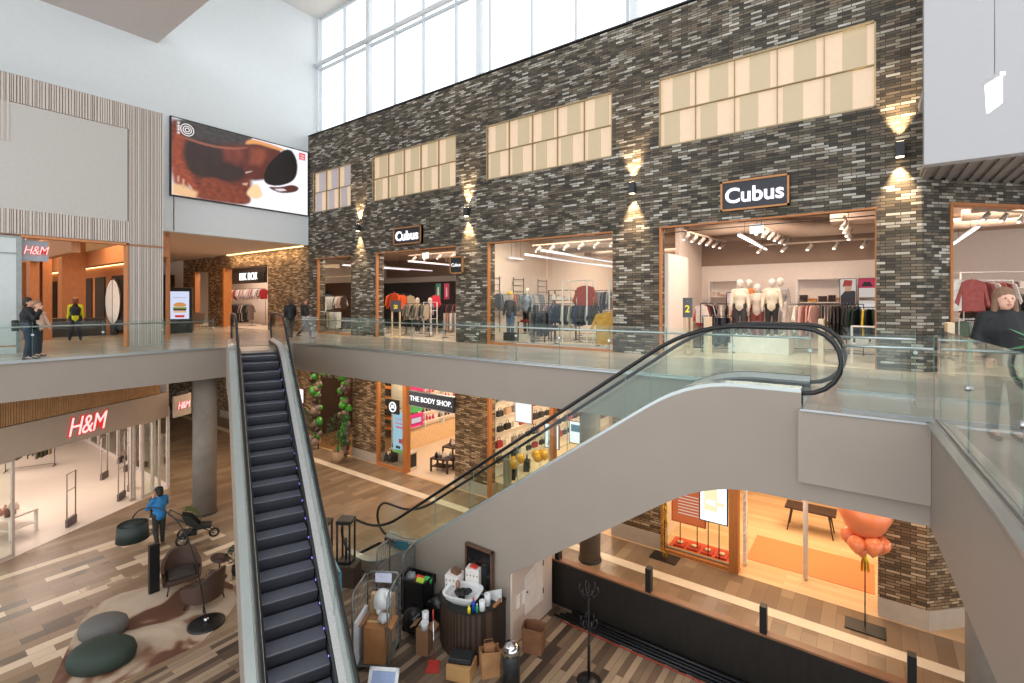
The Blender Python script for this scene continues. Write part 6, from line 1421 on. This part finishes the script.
# boxes on the floor
def carton(label, p, w, d, h, rz, col='#a97b4f', flaps=False):
    t = thing('carton', label, 'box', p, rz); MB().box(-w/2,w/2,-d/2,d/2,0,h).build('body', pm(col, .85, var=.06), t, bevel=.006); MB().box(-w/2,w/2,-.03,.03,h,h+.002).build('tape', pm('#c9a77c', .4), t)
    if flaps:
        MB().obox((w/2+.07,0,h+.03), (.16,d,.006), 0, 0, 0, .5).build('flap', pm(col, .85), t); MB().obox((-w/2-.07,0,h+.03), (.16,d,.006), 0, 0, 0, -.5).build('flap', pm(col, .85), t)
    return t
carton('large plain carton on the floor under the black case', (-6.55,7.28,LOW+.012), .5, .42, .28, .35, '#b58a58')
t = thing('tool_case', 'flat black plastic case lying on the large carton', 'case', (-6.57,7.30,LOW+.296), .45); MB().box(-.24,.24,-.16,.16,0,.07).build('body', M['black'], t, bevel=.02); MB().box(-.23,.23,-.15,.15,.072,.10).build('lid', pm('#242628', .35), t, bevel=.015); MB().box(-.06,.06,-.18,-.155,.05,.09).build('latch', M['dgrey'], t)
carton('narrow upright open carton holding cleaning things', (-7.62,7.30,LOW+.012), .28, .28, .55, .35, '#7d5a3e', True)
t = thing('dustpan', 'red dustpan with a long pale handle leaning on the narrow carton', 'dustpan', (-7.12,7.05,LOW+.012), .6); MB().prism([(-.14,-.12),(.14,-.12),(.11,.12),(-.11,.12)], 'z', 0, .03).box(-.12,.12,.08,.12,.02,.1).build('pan', M['red'], t); MB().tube([(0,.1,.06),(-.05,.28,.8)], .012, 7).build('handle', M['chrome'], t); MB().tube([(-.05,.28,.8),(-.06,.32,1.0)], .018, 7).build('grip', M['red'], t)
roll('white kitchen roll standing in the narrow open carton', (-7.64,7.34,LOW+.57), .07, .26)
o = MB().lathe([(.08,0),(.09,.14),(.08,.15)], n=16).build('paint_pot', pm('#c9c9c9', .4), None, (-7.54,7.22,LOW+.57)); tag(o, 'pale pot on the rim of the narrow open carton', 'pot')
# bin bags and crates
def blob(name, label, p, r, sc, col, cat, n=14, seed=1, rough=.3):
    rs = random.Random(seed); b = MB(); b.ball((0,0,r*sc[2]), r, 0, 14, 10, sc)
    for k in range(n): a = rs.uniform(0,6.28); z = rs.uniform(.1,1.7); b.ball((r*.75*math.cos(a)*sc[0], r*.75*math.sin(a)*sc[1], r*sc[2]*z), r*rs.uniform(.25,.42), 0, 8, 6)
    o = b.build(name, pm(col, rough, var=.1, bump=.3), None, p, remesh=.02); tag(o, label, cat); return o
blob('refuse_sack', 'full black refuse sack standing left of the narrow carton', (-8.25,7.55,LOW+.02), .25, (1,.95,1.15), '#121315', 'sack', seed=2)
blob('refuse_sack', 'black refuse sack behind the first one, next to the beige wall', (-8.05,8.1,LOW+.02), .24, (1.0,.9,1.4), '#0e0f10', 'sack', seed=5)
t = thing('crate', 'black crate full of bright folded things behind the refuse sacks', 'crate', (-8.78,8.12,LOW+.012), .2)
b = MB(); b.box(-.36,.36,-.22,.22,0,.66,0); b.box(-.4,-.36,-.26,.26,.66,.86); b.box(.36,.4,-.26,.26,.66,.86); b.box(-.4,.4,-.26,-.22,.66,.86); b.box(-.4,.4,.22,.26,.66,.86); b.build('crate_body', M['black'], t)
for lb, p, c_ in (('orange-red folded cloth in the black crate', (-8.72,8.18,LOW+.7), '#d8402c'), ('green folded cloth in the black crate', (-8.52,8.25,LOW+.7), '#3fae5c'), ('yellow-green cloth at the front of the black crate', (-8.60,8.08,LOW+.72), '#b5cf3c')):
    o = MB().box(-.10,.10,-.07,.07,0,.18).build('folded_cloth', pm(c_, .7), None, p, bevel=.03, rz=.5); o.rotation_euler = (.3,.2,.5); tag(o, lb, 'cloth')
blob('plastic_wrap', 'crumpled clear plastic on the left of the black crate', (-8.98,8.15,LOW+.7), .12, (1.1,1,.7), '#8d9092', 'plastic', seed=8, rough=.15)
# roll cages
def cage(label, p, rz, w=.72, d=.82, h=1.6, open_front=True, sign=None):
    t = thing('roll_cage', label, 'trolley', p, rz); g = pm('#7b8183', .35, metal=.6)
    MB().box(-w/2,w/2,-d/2,d/2,.14,.17).build('base', g, t)
    def side(pts_):
        b = MB(); (x0,y0),(x1,y1) = pts_; b.tube([(x0,y0,.15),(x0,y0,h-.08),(x0+(x1-x0)*.12,y0+(y1-y0)*.12,h),(x0+(x1-x0)*.88,y0+(y1-y0)*.88,h),(x1,y1,h-.08),(x1,y1,.15)], .018, 7)
        for k in range(1,9): z = .15+(h-.2)*k/9; b.tube([(x0,y0,z),(x1,y1,z)], .007, 4)
        for k in range(1,6): b.tube([(x0+(x1-x0)*k/6,y0+(y1-y0)*k/6,.15),(x0+(x1-x0)*k/6,y0+(y1-y0)*k/6,h-.03)], .006, 4)
        b.build('mesh_side', g, t)
    side([(-w/2,-d/2),(-w/2,d/2)]); side([(w/2,-d/2),(w/2,d/2)]); side([(-w/2,d/2),(w/2,d/2)])
    for x in (-w/2+.06,w/2-.06):
        for y in (-d/2+.06,d/2-.06): 
            b = MB(); b.tube([(x,y-.015,.055),(x,y+.015,.055)], .055, 12); b.box(x-.02,x+.02,y-.02,y+.02,.06,.14); b.build('castor', M['black'], t)
    if sign: MB().box(-.18,.18,d/2-.02,d/2-.012,h-.22,h-.02).build('sign_plate', pm(sign, .5), t)
    return t
cage('steel mesh roll cage full of cartons and a white bag by the escalator', (-8.25,6.55,LOW+.012), .55, sign='#c9cbe0')
cage('second steel mesh roll cage standing behind against the beige wall', (-9.35,8.0,LOW+.012), .35, .7, .6, 1.45, sign='#2c5f6a')
carton('tall brown carton inside the nearer roll cage', (-8.10,6.45,LOW+.19), .44, .42, .72, .55, '#9c6b40', True)
carton('pale flat carton at the back of the nearer roll cage', (-8.42,6.85,LOW+.19), .5, .12, 1.0, .55, '#c9a273')
o = MB().box(-.03,.03,-.3,.3,0,.85).build('white_board', pm('#cfd2d8', .5), None, (-8.42,6.28,LOW+.19), rz=.55); tag(o, 'white board standing upright at the left inside the nearer roll cage', 'board')
blob('plastic_bag', 'crumpled white plastic bag on top of the cartons in the roll cage', (-8.28,6.72,LOW+.93), .2, (1,.9,1.15), '#d5d7d9', 'bag', seed=11, rough=.4)
blob('plastic_bag', 'smaller clear plastic bag in front of the white bag in the roll cage', (-7.98,6.50,LOW+.92), .11, (1.2,1,.8), '#b9bcbe', 'bag', seed=13, rough=.2)
t = thing('framed_panel', 'white framed panel with pale blue glass leaning at the front of the roll cage', 'panel', (-7.35,5.85,LOW+.25), .55); b = MB()
for x0, x1, z0, z1 in ((-.28,-.22,0,.75),(.22,.28,0,.75),(-.28,.28,.69,.75),(-.28,.28,0,.06)): b.box(x0,x1,-.02,.02,z0,z1)
b.build('frame', pm('#e2e4e8', .4), t, bevel=.004); MB().box(-.22,.22,-.005,.005,.06,.69).build('glass_panel', pm('#9fb0d8', .2), t); t.rotation_euler = (-.5,0,.55); t.location = (-7.05,5.62,LOW+.02)
# black stands in a planter
t = thing('planter_box', 'low brown planter box at the foot of the black stands', 'planter', (-11.2,7.85,LOW+.012), .55); MB().box(-.9,.35,-.25,.25,0,.5).build('box', pm('#3c2a20', .7, var=.1), t, bevel=.01); MB().box(-.88,.33,-.22,.22,.5,.515).build('soil', M['black'], t)
for lb, p in (('nearer black frame stand with a flat top beside the escalator foot', (-11.75,7.55,LOW+.50)), ('farther black frame stand with a flat top beside the escalator foot', (-11.3,7.95,LOW+.53))):
    t = thing('frame_stand', lb, 'stand', p, .55); MB().box(-.2,.2,-.2,.2,1.02,1.12).build('top', pm('#26272a', .5), t, bevel=.01)
    for x in (-.17,.17):
        for y in (-.17,.17): MB().box(x-.02,x+.02,y-.02,y+.02,0,1.02).build('post', M['black'], t)
    MB().box(-.19,.19,-.19,.19,0,.04).build('foot_frame', M['black'], t); MB().tube([(0,0,.04),(0,0,.6)], .03, 8).build('inner_tube', M['dgrey'], t)
t = thing('blue_screen_panel', 'pale blue and teal upright panel beside the right flank of the dark escalator', 'panel', (-9.75,6.55,LOW+.012), -.38); MB().box(-.95,.6,-.02,.02,.35,1.6).build('panel', pm('#7fb6c9', .3, var=.25, scale=2), t); MB().box(.56,.6,-.03,.03,0,1.6).build('edge', pm('#1f7fa3', .4), t)
for x in (-.9,.5): MB().box(x,x+.05,-.15,.15,0,.35).build('foot', M['dgrey'], t)
# ---------------------------------------------------------------- things on the upper walkways
t = thing('digital_totem', 'black digital totem with a burger advertisement left of the escalator head', 'screen', (-29.0,10.4,0), PI/2-.55)
MB().box(-.55,.55,-.12,.12,0,2.35).build('casing', M['black'], t, bevel=.02)
picture('screen', t, [('bun','#c98a4a',[(-.3,1.35),(.3,1.35),(.28,1.5),(.1,1.58),(-.1,1.58),(-.28,1.5)]),('sal','#6d8f3a',[(-.3,1.25),(.3,1.25),(.32,1.33),(-.32,1.33)]),('pat','#4a2c1c',[(-.28,1.15),(.28,1.15),(.3,1.25),(-.3,1.25)]),('b2','#d9a263',[(-.28,1.05),(.28,1.05),(.28,1.13),(-.28,1.13)]),('t','#b5b9cf',[(-.3,1.8),(.3,1.8),(.3,1.86),(-.3,1.86)]),('r','#c9302c',[(-.2,.8),(.2,.8),(.22,.92),(-.22,.92)])], -.125, '#cdd5ee', (-.42,.42,.72,2.15), .9, 'y')
t.rotation_euler = (0,0,.95)
def lounge(label, p, rz):
    t = thing('lounge_chair', label, 'chair', p, rz); b = MB(); b.prism([(-.35,.95),(-.28,.95),(-.05,.42),(.4,.38),(.4,.32),(-.1,.34)], 'y', -.3, .3); b.build('shell', pm('#4a3428', .5), t, bevel=.015)
    for x in (-.2,.3):
        for y in (-.22,.22): MB().tube([(x,y,.34),(x*1.2,y,0)], .015, 6).build('leg', M['steel'], t)
lounge('brown lounge chair with bent shell by the far brick wall', (-31.6,12.2,0), -.6); lounge('second brown lounge chair behind the digital totem', (-33.5,12.6,0), -.9)
# hanging exit arrow, upper right
t = thing('exit_sign', 'white lit arrow-shaped exit sign hanging on a thin rod before the right bulkhead', 'sign', (1.25,8.34,4.10), 1.98)
b = MB(); b.prism([(-.13,-.10),(.10,-.14),(.13,.22),(-.13,.22)], 'y', -.012, .012); b.build('lamp_panel', em('#ffffff', 2.5), t); MB().box(-.15,.15,-.03,.03,.22,.27).build('housing', pm('#d8dadb', .4), t)
for x in (-.02,): MB().tube([(x,0,.26),(x,0,8.9)], .006, 5).build('rod', M['steel'], t)
# plant at the right edge
plant('green leafy plant at the right edge beside the woman in black', (1.50,6.35,0), .78, .34, .6, .2, 110, 21, pot='#3a3a3a', leafc='#3f7a4c', leaf=.24)
# ---------------------------------------------------------------- lamps
def downlights(x0, x1, y0, y1, z, power, nx, ny, col='#ffd9ae', size=.7):
    for i in range(nx):
        for j in range(ny):
            x = x0+(x1-x0)*(i+.5)/nx; y = y0+(y1-y0)*(j+.5)/ny
            area('ceiling_light', (x,y,z), size, power, col)
